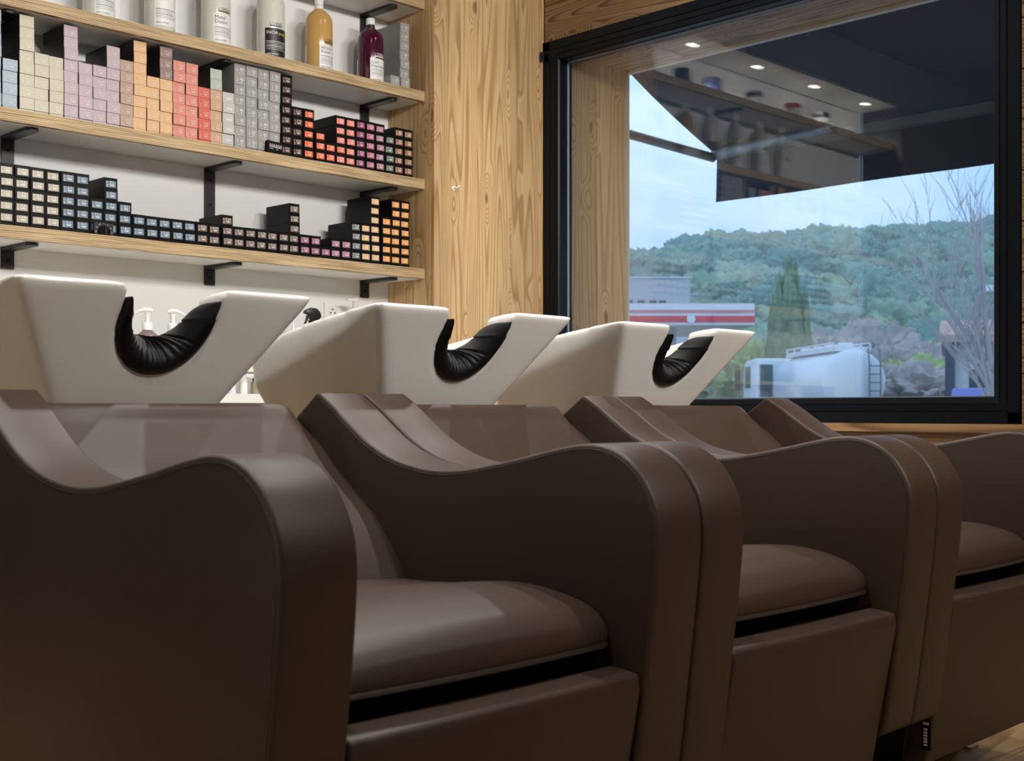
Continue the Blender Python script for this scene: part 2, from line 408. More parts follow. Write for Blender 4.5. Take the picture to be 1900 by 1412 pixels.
# window frame and glass
wn = struct(empty('window_1', (XW, (WY0+WY1)/2, WZ0))); wn['label'] = 'large fixed window in a thick black metal frame'
WP = (XW, (WY0+WY1)/2, WZ0)
def frame_prof():
    a, d = XW-0.012, 0.004
    return [(0, XW+0.085), (0, a), (0.040, a), (0.0415, a+d), (0.0445, a+d), (0.046, a), (0.066, a+0.001), (0.0675, a+d+0.001), (0.0705, a+d+0.001), (0.072, a+0.002), (0.090, a+0.006), (0.095, a+0.014), (0.095, XW+0.085)]
def rail(kind):
    P = frame_prof()
    if kind == 'bottom': return prism([(x, WZ0+t) for t, x in P], 'y', WY0, WY1)
    if kind == 'top': return prism([(x, WZ1-t) for t, x in P], 'y', WY0, WY1)
    if kind == 'left': return prism([(x, WY1-0.002-t) for t, x in P], 'z', WZ0+0.004, WZ1-0.004)
    return prism([(x, WY0+t) for t, x in P], 'z', WZ0+0.004, WZ1-0.004)
for k in ('bottom', 'top', 'left', 'right'):
    obj('frame_rail' if k in ('bottom', 'top') else 'frame_stile', rel(rail(k), WP), M['frame'], wn)
gy0, gy1, gz0, gz1 = WY0+0.095, WY1-0.097, WZ0+0.095, WZ1-0.095
obj('gasket', rel(boxes([(XW+0.052, XW+0.060, gy0, gy1, gz1-0.006, gz1), (XW+0.052, XW+0.060, gy0, gy1, gz0, gz0+0.004),
     (XW+0.052, XW+0.060, gy1-0.006, gy1, gz0, gz1), (XW+0.052, XW+0.060, gy0, gy0+0.004, gz0, gz1)]), WP), M['gasket'], wn)
for xg in (0.060, 0.078):
    obj('glass_pane', rel(box(XW+xg, XW+xg+0.004, gy0, gy1, gz0, gz1), WP), M['glass'], wn)
# baseboard hidden behind the row
struct(obj('baseboard_right', box(XW-0.014, XW+0.001, Y0+0.02, YF-0.01, 0.0, 0.07, bev=0.003), M['larch_h']))

# ------------------------------------------------------------------ lamps of the room and added fill lamps
NW = ['nearest the pillar', 'second from the pillar', 'third from the pillar', 'farthest from the pillar']
for i, x in enumerate((3.075, 2.44, 1.805, 1.17)):
    downlight(x, 4.20, ZN, 38.0, 'recessed spotlight in the white soffit above the shelves, '+NW[i], spot=125, blend=0.8, group='soffit spotlights')
for i, x in enumerate((0.2, 1.35, 2.5, 3.6)):
    downlight(x, 2.75, ZCEIL, (35.0, 60.0, 70.0, 70.0)[i], 'recessed spotlight in the dark ceiling before the shelves, '+['leftmost', 'second from left', 'third from left', 'nearest the window'][i], spot=140, blend=0.9, group='ceiling spotlights', col=(1.0, 0.955, 0.90))
for i, x in enumerate((0.55, 1.95)):
    downlight(x, 1.25, ZCEIL, 95.0, 'recessed spotlight in the dark ceiling over the chair row, '+['on the left', 'towards the window'][i], spot=120, blend=0.9, group='ceiling spotlights', col=(1.0, 0.955, 0.90))

for i, (x, y) in enumerate(((1.5, -0.9), (3.1, -0.9))):  # added fill lamps behind the camera, brightening the basin fronts
    downlight(x, y, ZCEIL, 55.0, 'added unseen fill light in the dark ceiling over the aisle, '+['farther from the window', 'next to the window wall'][i], spot=140, blend=0.9, group='ceiling spotlights', col=(1.0, 0.955, 0.90))

# adjustable wall-washer spots aimed at the shelves
def wall_spot(x, y, z, target, pw, label, group='shelf spotlights'):
    t = empty('track_spotlight', (x, y, z)); tag(t, label, 'spotlight', group)
    d = (Vector(target)-Vector((x, y, z-0.14))).normalized()
    q = d.to_track_quat('-Z', 'Y').to_euler()
    obj('base', lathe([(0.045, -0.02), (0.05, -0.018), (0.05, 0.0)], 24), M['black_metal'], t, smooth=40)
    obj('stem', tube([(0, 0, -0.02), (0, 0, -0.11)], 0.008, 8), M['black_metal'], t)
    obj('housing', lathe([(0.030, 0.07), (0.045, 0.06), (0.045, -0.05), (0.041, -0.05), (0.041, -0.036)], 24, closed=False), M['black_metal'], t, loc=(0, 0, -0.14), rot=q, smooth=40)
    obj('lens', lathe([(0.0, -0.036), (0.041, -0.036), (0.041, -0.030)], 24, closed=False), M['led'], t, loc=(0, 0, -0.14), rot=q)
    ld = bpy.data.lights.new('spot_beam', 'SPOT'); ld.energy = pw; ld.color = (1.0, 0.965, 0.92); ld.spot_size = math.radians(80); ld.spot_blend = 0.85; ld.shadow_soft_size = 0.11
    lo = bpy.data.objects.new('spot_beam', ld); COL.objects.link(lo); lo.parent = t; lo.location = Vector((0, 0, -0.14))+d*0.06; lo.rotation_euler = q
for x, y, tx, nm in ((0.8, -0.2, 1.6, 'leftmost'), (1.5, -1.5, 2.2, 'second from left'), (2.2, -0.5, 2.7, 'middle'), (2.8, -1.9, 3.1, 'fourth from left'), (3.5, -0.9, 3.6, 'nearest the window')):
    wall_spot(x, y, ZCEIL, (tx, 4.3, ZC+0.85), 165, 'black adjustable ceiling spotlight aimed at the shelves, '+nm)

for y, nm in ((0.7, 'nearer the camera'), (2.3, 'nearer the shelves')):  # added lamps out of view; their bounce off the wall lifts the basin flanks
    wall_spot(-1.45, y, ZCEIL, (X0, y+0.1, 1.35), 190, 'added unseen spotlight bouncing fill light off the left wall, '+nm, 'added left wall fill lights')

# ================================================================== WASH CHAIRS
CH0 = 0.7103; CW = 0.693; PITCH = 0.696; ARM = 0.0985
ARM_TOP = [(1.775, 0.031), (1.732, 0.007), (1.690, -0.020), (1.640, -0.051), (1.580, -0.076), (1.520, -0.089), (1.465, -0.094), (1.405, -0.091),
           (1.340, -0.081), (1.272, -0.068), (1.210, -0.055), (1.165, -0.048), (1.130, -0.048), (1.097, -0.056), (1.068, -0.073),
           (1.046, -0.098), (1.031, -0.126), (1.025, -0.157), (1.026, -0.200), (1.033, -0.270), (1.042, -0.340), (1.056, -0.450), (1.073, -0.560)]
def build_chair(idx, label):
    cx = CH0+idx*PITCH+CW/2
    t = empty('salon_chair', (cx, 1.40, 0.0)); tag(t, label, 'chair', 'brown wash chairs')
    def loc(me): return rel(me, (0, 1.40, -ZC))      # profile coordinates are (y, z - ZC), x about the chair's centre
    top = catmull(ARM_TOP, 4)
    outline = [tuple(p) for p in top]+[(1.088, -0.573), (1.69, -0.573), (1.80, -0.20), (1.838, -0.012)]
    hw = CW/2
    for s in (-1, 1):
        xa, xb = (-hw, -hw+ARM) if s < 0 else (hw-ARM, hw)
        a = obj('armrest', loc(prism(outline, 'x', xa, xb, bev=0.007, seg=3)), M['leather'], t, smooth=35)
        a['label'] = 'sweeping brown leather armrest'
        bm = bmesh.new()
        for xe, d in ((xa+0.0012, -1), (xb-0.0012, 1)):
            path = [(xe+d*0.0004, p[0], p[1]) for p in top]
            # pull the seam a little inside the outline
            pp = []
            for i, q in enumerate(path):
                q = Vector(q); tn = Vector(path[min(i+1, len(path)-1)])-Vector(path[max(i-1, 0)]); tn.normalize()
                nr = Vector((0, tn.z, -tn.y))
                pp.append(q - nr*0.0075)
            add_tube(bm, pp, 0.0013, 5)
        obj('piping', loc(bm_mesh(bm, 'piping')), M['piping'], a)
    iw = hw-ARM
    # backrest
    front = catmull([(1.840, 0.010), (1.826, 0.000), (1.800, -0.024), (1.770, -0.052), (1.737, -0.083), (1.705, -0.108), (1.660, -0.141), (1.618, -0.171), (1.583, -0.206), (1.557, -0.238), (1.530, -0.280), (1.515, -0.330)], 2)
    back = [(1.60, -0.36), (1.665, -0.25), (1.74, -0.165), (1.82, -0.09), (1.875, -0.035), (1.888, -0.005), (1.876, 0.010)]
    loop = [tuple(p) for p in front]+back
    nx = 28; vs = []; fs = []; r = 0.030
    for j in range(nx+1):
        x = -(iw+0.002)+2*(iw+0.002)*j/nx
        q = max(0.0, abs(x)-(iw-r)); drop = r-math.sqrt(max(0, r*r-q*q))
        dish = 0.010*(1-(x/iw)**2)
        for (y, z) in loop:
            wgt = max(0.0, min(1.0, (z+0.06)/0.07))
            yy_ = y+(dish if y < 1.85 and z < -0.005 else 0)
            vs.append((x, yy_, z-drop*wgt))
    n = len(loop)
    for j in range(nx):
        for i in range(n):
            fs.append((j*n+i, j*n+(i+1) % n, (j+1)*n+(i+1) % n, (j+1)*n+i))
    fs.append(tuple(range(n))[::-1]); fs.append(tuple(nx*n+i for i in range(n)))
    me = mesh('backrest', vs, fs); bm = bmesh.new(); bm.from_mesh(me); bpy.data.meshes.remove(me)
    obj('backrest', loc(bm_mesh(bm, 'backrest')), M['leather'], t, smooth=45)
    # seat cushion
    prof = catmull([(1.555, -0.322), (1.560, -0.290), (1.535, -0.270), (1.455, -0.266), (1.375, -0.260), (1.300, -0.2505), (1.240, -0.2485), (1.185, -0.254), (1.140, -0.266), (1.114, -0.283), (1.103, -0.302), (1.105, -0.315), (1.120, -0.323), (1.30, -0.325)], 3)
    prof = [tuple(p) for p in prof]; n = len(prof); vs = []; fs = []; nx = 24
    cy, cz = 1.33, -0.305
    for j in range(nx+1):
        a = -1+2*j/nx
        e_ = max(0.0, (abs(a)-0.88)/0.12); sc = math.sqrt(max(0.0, 1-e_*e_))*0.35+0.65 if e_ > 0 else 1.0
        bul = 0.010*(1-a*a)
        for (y, z) in prof:
            z2 = cz+(z-cz)*(0.75+0.25*sc)+(bul if z > -0.30 else 0)
            y2 = cy+(y-cy)*(0.94+0.06*sc)-(0.012*(1-a*a) if y < 1.14 else 0)
            vs.append((a*(iw-0.003), y2, z2))
    for j in range(nx):
        for i in range(n): fs.append((j*n+i, j*n+(i+1) % n, (j+1)*n+(i+1) % n, (j+1)*n+i))
    fs.append(tuple(range(n))[::-1]); fs.append(tuple(nx*n+i for i in range(n)))
    bm = bmesh.new(); me = mesh('seat', vs, fs); bm.from_mesh(me); bpy.data.meshes.remove(me)
    obj('seat_cushion', loc(bm_mesh(bm, 'seat')), M['leather'], t, smooth=60)
    # black frame below the cushion and front panel
    obj('seat_frame', loc(prism([(1.155, -0.327), (1.54, -0.327), (1.60, -0.36), (1.60, -0.60), (1.185, -0.60), (1.155, -0.40)], 'x', -iw+0.001, iw-0.001)), M['black_void'], t)
    pan = [(1.050, -0.349), (1.047, -0.372), (1.075, -0.52), (1.101, -0.665), (1.152, -0.665), (1.110, -0.352), (1.098, -0.345)]
    obj('front_panel', loc(prism(pan, 'x', -iw+0.004, iw-0.006, bev=0.014, seg=4)), M['leather'], t, smooth=40)
    # base
    obj('base', loc(box(-0.19, 0.19, 1.30, 1.76, -ZC, -0.598, bev=0.01)), M['black_void'], t)
    for s in (-1, 1):
        obj('leg', loc(boxes([(s*0.268-0.004, s*0.268+0.004, 1.28, 1.62, -ZC+0.0, -0.575), (s*0.268-0.02, s*0.268+0.02, 1.24, 1.66, -ZC, -ZC+0.008)])), M['chrome'], t)
    tg = obj('fabric_tag', loc(box(-iw+0.001, -iw+0.0035, 1.090, 1.108, -0.635, -0.58)), M['black_void'], t)
    tg['label'] = 'small woven maker tag with white lettering'
    obj('tag_print', loc(boxes([(-iw+0.0002, -iw+0.0010, 1.093, 1.105, -0.588, -0.583)]+[(-iw+0.0002, -iw+0.0010, 1.096, 1.103, -0.627+0.0058*q, -0.6235+0.0058*q) for q in range(6)])), M['white_pl'], tg)
    return t
build_chair(0, 'brown leather wash chair nearest the camera, in front of the largest-looking basin')
build_chair(1, 'brown leather wash chair in the middle of the row')
build_chair(2, 'brown leather wash chair closest to the window, cut by the right edge')

# ================================================================== WASH BASINS
YB = 1.80
def slant(z): return 0.70*max(0.0, 0.20-z)     # front face leans back towards its foot
def build_basin_mesh():
    st = []
    T = [0.0, 0.035, 0.09, 0.16, 0.23, 0.30, 0.37, 0.43, 0.47]
    for y in T:
        t = y/0.47
        w_ = 0.272-0.024*t**2
        zr = 0.203-0.085*y-0.16*y*y
        zf = 0.185-0.40*y+0.21*y*y                # fold that runs back and down from the front corner
        zl = -0.12
        k = 1-t
        wl = 0.095+0.02*t
        # width of the fold: on the straight front crease at y=0, full width farther back
        wcre = 0.272-(0.203-zf)*0.60
        wf = wcre*(max(0, 1-y/0.06))+(w_-0.004)*(min(1, y/0.06))
        # one more point on the lower flank
        zm = zf*0.45+zl*0.55
        wm_front = 0.272-(0.203-zm)*0.60
        wm_back = (wf*0.52+wl*0.48)
        wm = wm_front*max(0, 1-y/0.12)+wm_back*min(1, y/0.12)
        sl = max(0.0, 1-y/0.50)
        def yo(z): return y+slant(z)*sl-0.16*(zr-z)*t**3
        half = [(w_, yo(zr), zr), (wf, yo(zf), zf), (wm, yo(zm), zm), (wl, yo(zl), zl)]
        st.append([(-a, b, c) for a, b, c in half]+[(a, b, c) for a, b, c in half[::-1]])
    # round the back end
    bm = bmesh.new(); V = [[bm.verts.new(p) for p in s] for s in st]
    m = len(st[0])
    for a, b in zip(V, V[1:]):
        for i in range(m): bm.faces.new((a[i], a[(i+1) % m], b[(i+1) % m], b[i]))
    bm.faces.new(V[0][::-1]); bm.faces.new(V[-1])
    bmesh.ops.recalc_face_normals(bm, faces=bm.faces[:])
    shell = bm_mesh(bm, 'shell')
    # bowl cutter
    bm = bmesh.new()
    bmesh.ops.create_icosphere(bm, subdivisions=4, radius=1.0)
    for v in bm.verts:
        x, y, z = v.co
        sx = math.copysign(abs(x)**0.8, x); sy = math.copysign(abs(y)**0.8, y)
        v.co = (sx*0.222, 0.290+sy*0.205, 0.175+z*0.165)
        if z > 0: v.co.z = 0.175+z*0.5
    bowl = bm_mesh(bm, 'bowl')
    # notch cutter: U seen from the front
    pts = []
    for i in range(17):
        a = math.pi*(1+i/16)
        pts.append((0.083*math.cos(a), 0.150+0.086*math.sin(a)))
    pts += [(0.080, 0.172), (0.081, 0.186), (0.088, 0.2005), (0.104, 0.2075), (0.15, 0.25), (0.15, 0.3), (-0.15, 0.3), (-0.15, 0.25), (-0.104, 0.2075), (-0.088, 0.2005), (-0.081, 0.186), (-0.080, 0.172)]
    cut = prism(pts, 'y', -0.2, 0.26)
    so = obj('tmp_shell', shell); bo = obj('tmp_bowl', bowl); co = obj('tmp_notch', cut)
    for c_ in (bo, co):
        md = so.modifiers.new('b', 'BOOLEAN'); md.operation = 'DIFFERENCE'; md.object = c_; md.solver = 'EXACT'
    md = so.modifiers.new('rem', 'REMESH'); md.mode = 'VOXEL'; md.voxel_size = 0.0052; md.use_smooth_shade = True
    md = so.modifiers.new('sm', 'SMOOTH'); md.factor = 0.5; md.iterations = 45
    bpy.context.view_layer.update()
    dg = bpy.context.evaluated_depsgraph_get()
    me = bpy.data.meshes.new_from_object(so.evaluated_get(dg))
    me.materials.clear()
    for o in (so, bo, co): bpy.data.objects.remove(o)
    shade(me, 180)
    return me
def build_pad_mesh():
    # saddle-shaped neck cushion in the notch; thick at the bottom of the U, thin at its ends
    NP = 150; path = []
    for i in range(NP+1):
        s = i/NP
        if s < 0.18: path.append((-0.081, 0.178-(0.178-0.150)*(s/0.18)))
        elif s > 0.82: path.append((0.081, 0.150+(0.180-0.150)*((s-0.82)/0.18)))
        else:
            a = math.pi*(1+(s-0.18)/0.64); path.append((0.083*math.cos(a), 0.150+0.086*math.sin(a)))
    bm = bmesh.new(); rings = []
    for i, (x, z) in enumerate(path):
        s = i/NP
        p0 = path[max(i-1, 0)]; p1 = path[min(i+1, NP)]
        tx, tz = p1[0]-p0[0], p1[1]-p0[1]; L_ = math.hypot(tx, tz); nx_, nz_ = -tz/L_, tx/L_       # inward normal
        if nx_*(0-x)+nz_*(0.19-z) < 0: nx_, nz_ = -nx_, -nz_
        mid = math.sin(math.pi*s)
        th = 0.010+0.050*mid**1.8                   # thickness
        dp = 0.066+0.012*mid
        end = min(1.0, min(s, 1-s)/0.10); end = math.sqrt(max(0.0, 1-(1-end)**2)); th = th*end+0.0012; dp *= 0.45+0.55*end
        pleat = 0.0
        pleat = 0.0019*math.sin(s*175+1.2*math.sin(s*37))*max(0.0, min(1.0, (s-0.24)/0.08))*max(0.0, min(1.0, (0.70-s)/0.08))
        pleat -= 0.0022*math.exp(-((s-0.70)/0.007)**2)
        ring = []
        # cross-section (q across thickness 0..1, d along depth)
        cs = [(-0.10, 0.00), (0.10, -0.14), (0.30, -0.16), (0.55, -0.06), (0.78, 0.14), (0.93, 0.40), (1.0, 0.66), (0.95, 0.88), (0.75, 1.0), (0.3, 1.0), (-0.10, 0.96)]
        for q, d in cs:
            off = th*q; 
            off += pleat*max(0.0, min(1.0, (q-0.25)*2.0))*1.4
            y = slant(z)+d*dp
            y -= pleat*max(0.0, min(1.0, (q-0.25)*2.0))
            ring.append(bm.verts.new((x+nx_*off, y, z+nz_*off)))
        rings.append(ring)
    m = len(rings[0])
    for a, b in zip(rings, rings[1:]):
        for k in range(m): bm.faces.new((a[k], a[(k+1) % m], b[(k+1) % m], b[k]))
    bm.faces.new(rings[0][::-1]); bm.faces.new(rings[-1])
    me = bm_mesh(bm, 'pad'); shade(me, 60); return me
basin_me = build_basin_mesh(); pad_me = build_pad_mesh()
BL = ['white ceramic wash basin nearest the camera, at the left edge', 'white ceramic wash basin in the middle of the three', 'white ceramic wash basin in front of the window']
for i in range(3):
    cx = CH0+i*PITCH+CW/2-(0.0, 0.012, 0.008)[i]
    t = empty('wash_basin', (cx, YB, 0.0)); tag(t, BL[i], 'wash basin', 'white wash basins')
    b = obj('bowl', basin_me, M['ceramic'], t, loc=(0, 0, ZC))
    p = obj('neck_rest', pad_me, M['gel'], t, loc=(0, 0, ZC)); p['label'] = 'black pleated gel neck rest'
    pe = [(0.105, 0.30), (0.105, 0.44), (-0.105, 0.44), (-0.105, 0.30)]
    obj('pedestal', prism(pe, 'z', 0.0, ZC-0.112, bev=0.02, seg=3), M['white_pl'], t, smooth=40)

# ================================================================== SHELVES
SH = [ZC+0.612, ZC+1.001, ZC+1.383, ZC+1.783]       # top of the front edge of each shelf
LIP = 0.027
SN = ['lowest', 'second lowest', 'third from bottom', 'topmost']
SD = ['carrying black dye cartons', 'carrying pale and black dye cartons', 'carrying large bottles', 'carrying lidded jars']
for z, nm, ds in zip(SH, SN, SD):
    t = empty('wall_shelf', (XR-0.001, YS, z)); tag(t, '%s white shelf with layered plywood front edge, %s' % (nm, ds), 'shelf', 'long wall shelves')
    obj('panel', box(XL-XR+0.002, -0.0005, 0.0201, YW-YS-0.001, -0.043, -LIP), M['laminate'], t)
    obj('front_edge', box(XL-XR+0.002, 0, 0, 0.020, -0.043, 0, bev=0.0025), M['ply'], t)
    z0 = z-0.043
    for bx, bn in ((1.872, 'left'), (2.682, 'middle'), (3.462, 'right')):
        leg = 0.075 if nm == 'lowest' else 0.26
        if nm.startswith('third'): bx = {'left': 1.792, 'middle': 2.634}.get(bn, bx)
        b = empty('shelf_bracket', (bx, YW-0.0005, z0-0.0004)); tag(b, 'black steel bracket under the %s shelf, %s' % (nm, {'left': 'at the left edge of the picture', 'middle': 'in the middle', 'right': 'near the wooden pillar'}[bn]), 'bracket', 'black shelf brackets')
        tip = -(YW-YS)+0.035
        obj('arm', prism([(-0.0225, 0.0), (-0.0225, tip+0.012), (-0.012, tip), (0.012, tip), (0.0225, tip+0.012), (0.0225, 0.0)], 'z', -0.012, 0.0, bev=0.001, seg=1), M['black_metal'], b)
        lg = obj('leg', box(-0.0225, 0.0225, -0.010, 0.0, -leg, -0.0125, bev=0.001, seg=1), M['black_metal'], b)
        for hz in ((-0.045,) if leg < 0.1 else (-0.05, -0.145)):
            obj('screw_hole', lathe([(0.0, 0), (0.0055, 0), (0.0055, 0.0006), (0.0, 0.0006)], 12), M['black_void'], lg, loc=(0, -0.0101, hz), rot=(math.pi/2, 0, 0))

# ================================================================== DYE CARTONS
BW, BH, BD = 0.0505, 0.0392, 0.158
PX, PZ = 0.053, 0.0395
body_me = {}
def carton_body(kind):
    if kind not in body_me:
        body_me[kind] = box(-BW/2, BW/2, 0, BD, 0, BH, bev=0.0009, seg=1, name='carton')
    return body_me[kind]
M['ct_black'] = plain('black_carton', (0.004, 0.0038, 0.0038), 0.36, spec=0.15, bump=0.05)
M['ct_dark'] = plain('dark_brown_carton', (0.016, 0.012, 0.011), 0.45, bump=0.05)
M['ct_grey'] = plain('grey_carton', (0.24, 0.24, 0.225), 0.38, vary=0.03)
M['print_w'] = plain('white_print', (0.80, 0.80, 0.78), 0.5)
M['print_k'] = plain('black_print', (0.02, 0.02, 0.02), 0.5)
M['print_soft'] = plain('pale_print', (0.62, 0.60, 0.57), 0.5)
COLS = {  # label colours (linear)
 'blue grey': (0.27, 0.35, 0.42), 'khaki beige': (0.5, 0.465, 0.35), 'mauve': (0.46, 0.36, 0.4), 'rose brown': (0.42, 0.29, 0.225), 'apricot': (0.66, 0.41, 0.215),
 'dusky mauve': (0.29, 0.19, 0.185), 'coral': (0.62, 0.24, 0.18), 'red': (0.58, 0.13, 0.095), 'tan': (0.52, 0.33, 0.22), 'pale green': (0.40, 0.46, 0.40), 'pale grey': (0.47, 0.48, 0.45), 'grey': (0.30, 0.30, 0.285),
 'dark brown': (0.075, 0.032, 0.025), 'orange': (0.72, 0.13, 0.05), 'salmon': (0.72, 0.20, 0.15), 'magenta': (0.26, 0.055, 0.12), 'rose': (0.42, 0.13, 0.19), 'lilac': (0.36, 0.16, 0.23), 'moss green': (0.13, 0.19, 0.13), 'bronze': (0.27, 0.135, 0.07),
 'stone': (0.42, 0.385, 0.31), 'steel blue': (0.15, 0.215, 0.285), 'taupe': (0.17, 0.125, 0.10), 'plum': (0.30, 0.10, 0.17), 'amber': (0.70, 0.30, 0.06), 'cream': (0.66, 0.42, 0.20), 'slate': (0.16, 0.17, 0.17)}
for k_, v_ in COLS.items(): M['lb_'+k_] = plain('label_'+k_.replace(' ', '_'), v_, 0.30, vary=0.03)
_lab = {}
def label_mesh(kind):
    if kind not in _lab:
        if kind == 'black': _lab[kind] = box(-0.0185, 0.0195, -0.0006, 0.0003, 0.0055, 0.0285, bev=0.0002, seg=1)
        else: _lab[kind] = box(-BW/2+0.0004, BW/2-0.0004, -0.0006, 0.0003, 0.0004, BH-0.0004, bev=0.0003, seg=1)
    return _lab[kind]
_prt = {}
def print_mesh(kind, num):
    key = (kind, num)
    if key in _prt: return _prt[key]
    T = lambda x, z: Matrix.Translation((x, -0.0009, z)) @ FRONT
    parts = []
    bar = lambda x0, x1, z0, z1: parts.append((mesh('bar', [(x0, -0.0009, z0), (x1, -0.0009, z0), (x1, -0.0009, z1), (x0, -0.0009, z1)], [(0, 1, 2, 3)]), None))
    if kind == 'black':
        parts.append((text_mesh(num, 0.0125, 'CENTER'), T(0.0045, 0.0190)))
        parts.append((text_mesh('S', 0.0085), T(-0.0170, 0.0195))); parts.append((text_mesh('Z', 0.0095), T(-0.0170, 0.0078)))
        bar(-0.004, 0.0130, 0.0142, 0.0160); bar(-0.002, 0.0110, 0.0112, 0.0128)
    elif kind == 'grey':
        parts.append((text_mesh(num, 0.0150, 'CENTER'), T(0.0085, 0.0165)))
        parts.append((text_mesh('Majirel', 0.0062, 'CENTER'), T(-0.0105, 0.0195) @ Matrix.Rotation(math.pi/2, 4, 'Z')))
        bar(0.003, 0.010, 0.0105, 0.0125); bar(-0.0125, 0.016, 0.0050, 0.0057)
    elif kind == 'blank':
        bar(-0.008, 0.016, 0.012, 0.0205)
    else:
        if num: parts.append((text_mesh(num, 0.0110, 'CENTER'), T(0.0065, 0.0195)))
        parts.append((text_mesh('Dia', 0.0056, 'CENTER'), T(-0.0130, 0.0130) @ Matrix.Rotation(math.pi/2, 4, 'Z')))
        bar(-0.0015, 0.0145, 0.0142, 0.0158); bar(0.0005, 0.0130, 0.0110, 0.0125)
        # thin outline of the printed field
        for q in ((-0.019, 0.0205, 0.0045, 0.0049), (-0.019, -0.0186, 0.0045, 0.032), (0.0201, 0.0205, 0.0045, 0.032)): bar(*q)
    _prt[key] = join_meshes(parts, 'print')
    return _prt[key]
ORD = ['bottom', 'second', 'third', 'fourth', 'fifth', 'sixth', 'seventh', 'eighth', 'ninth', 'tenth']
def carton(kind, col, num, x, y, z, label, group):
    me = carton_body(kind if kind != 'blank' else 'pale')
    bm_ = {'black': M['ct_black'], 'pale': M['ct_dark'], 'blank': M['ct_dark'], 'grey': M['ct_grey']}[kind]
    o = obj({'black': 'black_dye_carton', 'pale': 'pale_dye_carton', 'blank': 'pale_dye_carton', 'grey': 'grey_dye_carton'}[kind], me, bm_, None, loc=(x+random.uniform(-0.0008, 0.0008), y+random.uniform(-0.003, 0.003), z), rot=(0, 0, math.radians(random.uniform(-0.35, 0.35))))
    tag(o, label, 'carton', group)
    lb = obj('label', label_mesh(kind), None, o)
    if len(lb.data.materials) == 0: lb.data.materials.append(M['lb_'+col])
    lb.material_slots[0].link = 'OBJECT'; lb.material_slots[0].material = M['lb_'+col]
    if kind in ('pale', 'blank'): pm = M['print_soft']
    else: pm = M['print_w']
    pr = obj('print', print_mesh(kind, num), pm, lb)
    return o
def col_runs(s):
    # "9.2*3 9.21*3" bottom row last -> list from top to bottom
    out = []
    for q in s.split():
        a, _, b = q.partition('*'); out += [a]*(int(b) if b else 1)
    return out
# (kind, colour, numbers from top to bottom incl. the row half hidden by the shelf edge)
S2 = [('pale', 'blue grey', '10.12*9'), ('pale', 'blue grey', '10.18*3 7.18*2'), ('pale', 'khaki beige', '9.13*2 7.23*2 7.13*2 9.13*3'), ('pale', 'khaki beige', '10.13*6'),
      ('pale', 'khaki beige', '6.23*2 10.23*4'), ('pale', 'mauve', '9.2*3 9.21*3 8.21 6.28*2'), ('pale', 'mauve', '9.02*6'), ('pale', 'mauve', '10.02*6'), ('pale', 'mauve', '10.22*4 10.21*4'),
      ('pale', 'rose brown', '9.31*3 7.31*2 5.31*2'), ('pale', 'apricot', '6.3 8.3*2 7.3*3 6.3*3'), ('pale', 'apricot', '9.03*6'), ('pale', 'apricot', '#dusky_mauve 10.32*3 #apricot 8.34*2 6.34*2 6.35*2'),
      ('pale', 'coral', '7.43*2 7.40*2 7.4*2 8.4*2'), ('pale', 'coral', '6.45*2 6.46*2 8.43*2 10.24*2'), ('pale', 'red', '5.66*2 6.64 4.64 6.66*2'), ('pale', 'tan', '#pale_green 5.07*2 #tan 7.8*2 6.8*2 5.8*2'),
      ('blank', 'pale grey', '-*6'), ('grey', 'grey', '4D*9'), ('grey', 'grey', '5D*9'), ('grey', 'grey', '4D*9'), ('grey', 'grey', '7D*9'),
      ('black', 'dark brown', '7.31*3 8.31*3 9.31*3'), ('black', 'dark brown', '5.32*3 6.32*3'), ('black', 'orange', '5.4*3 7.4*3'), ('black', 'orange', '7.44*4'), ('black', 'orange', '6.45*3'),
      ('black', 'salmon', '4.45*3 #orange 7.43 #salmon 7.43*2'), ('black', 'salmon', '4.45*2 6.45 6.46*3'), ('black', 'magenta', '5.5*3 4.56*3'), ('black', 'rose', '5.62*3 6.62*3'), ('black', 'lilac', '5.60*3 4.65*3'),
      ('black', 'moss green', '7.17*2 6.17*3'), ('black', 'bronze', '4.8*3 5.8*3'), ('black', 'bronze', '6.8*3 7.8*3')]
S2X = [1.708, 1.763, 1.821, 1.872, 1.924, 1.977, 2.030, 2.082, 2.134, 2.186, 2.238, 2.290, 2.343, 2.396, 2.449, 2.501, 2.553, 2.606, 2.659, 2.712, 2.765, 2.818, 2.873, 2.927, 2.982, 3.038, 3.090, 3.142, 3.194, 3.246, 3.298, 3.351, 3.403, 3.455, 3.507]
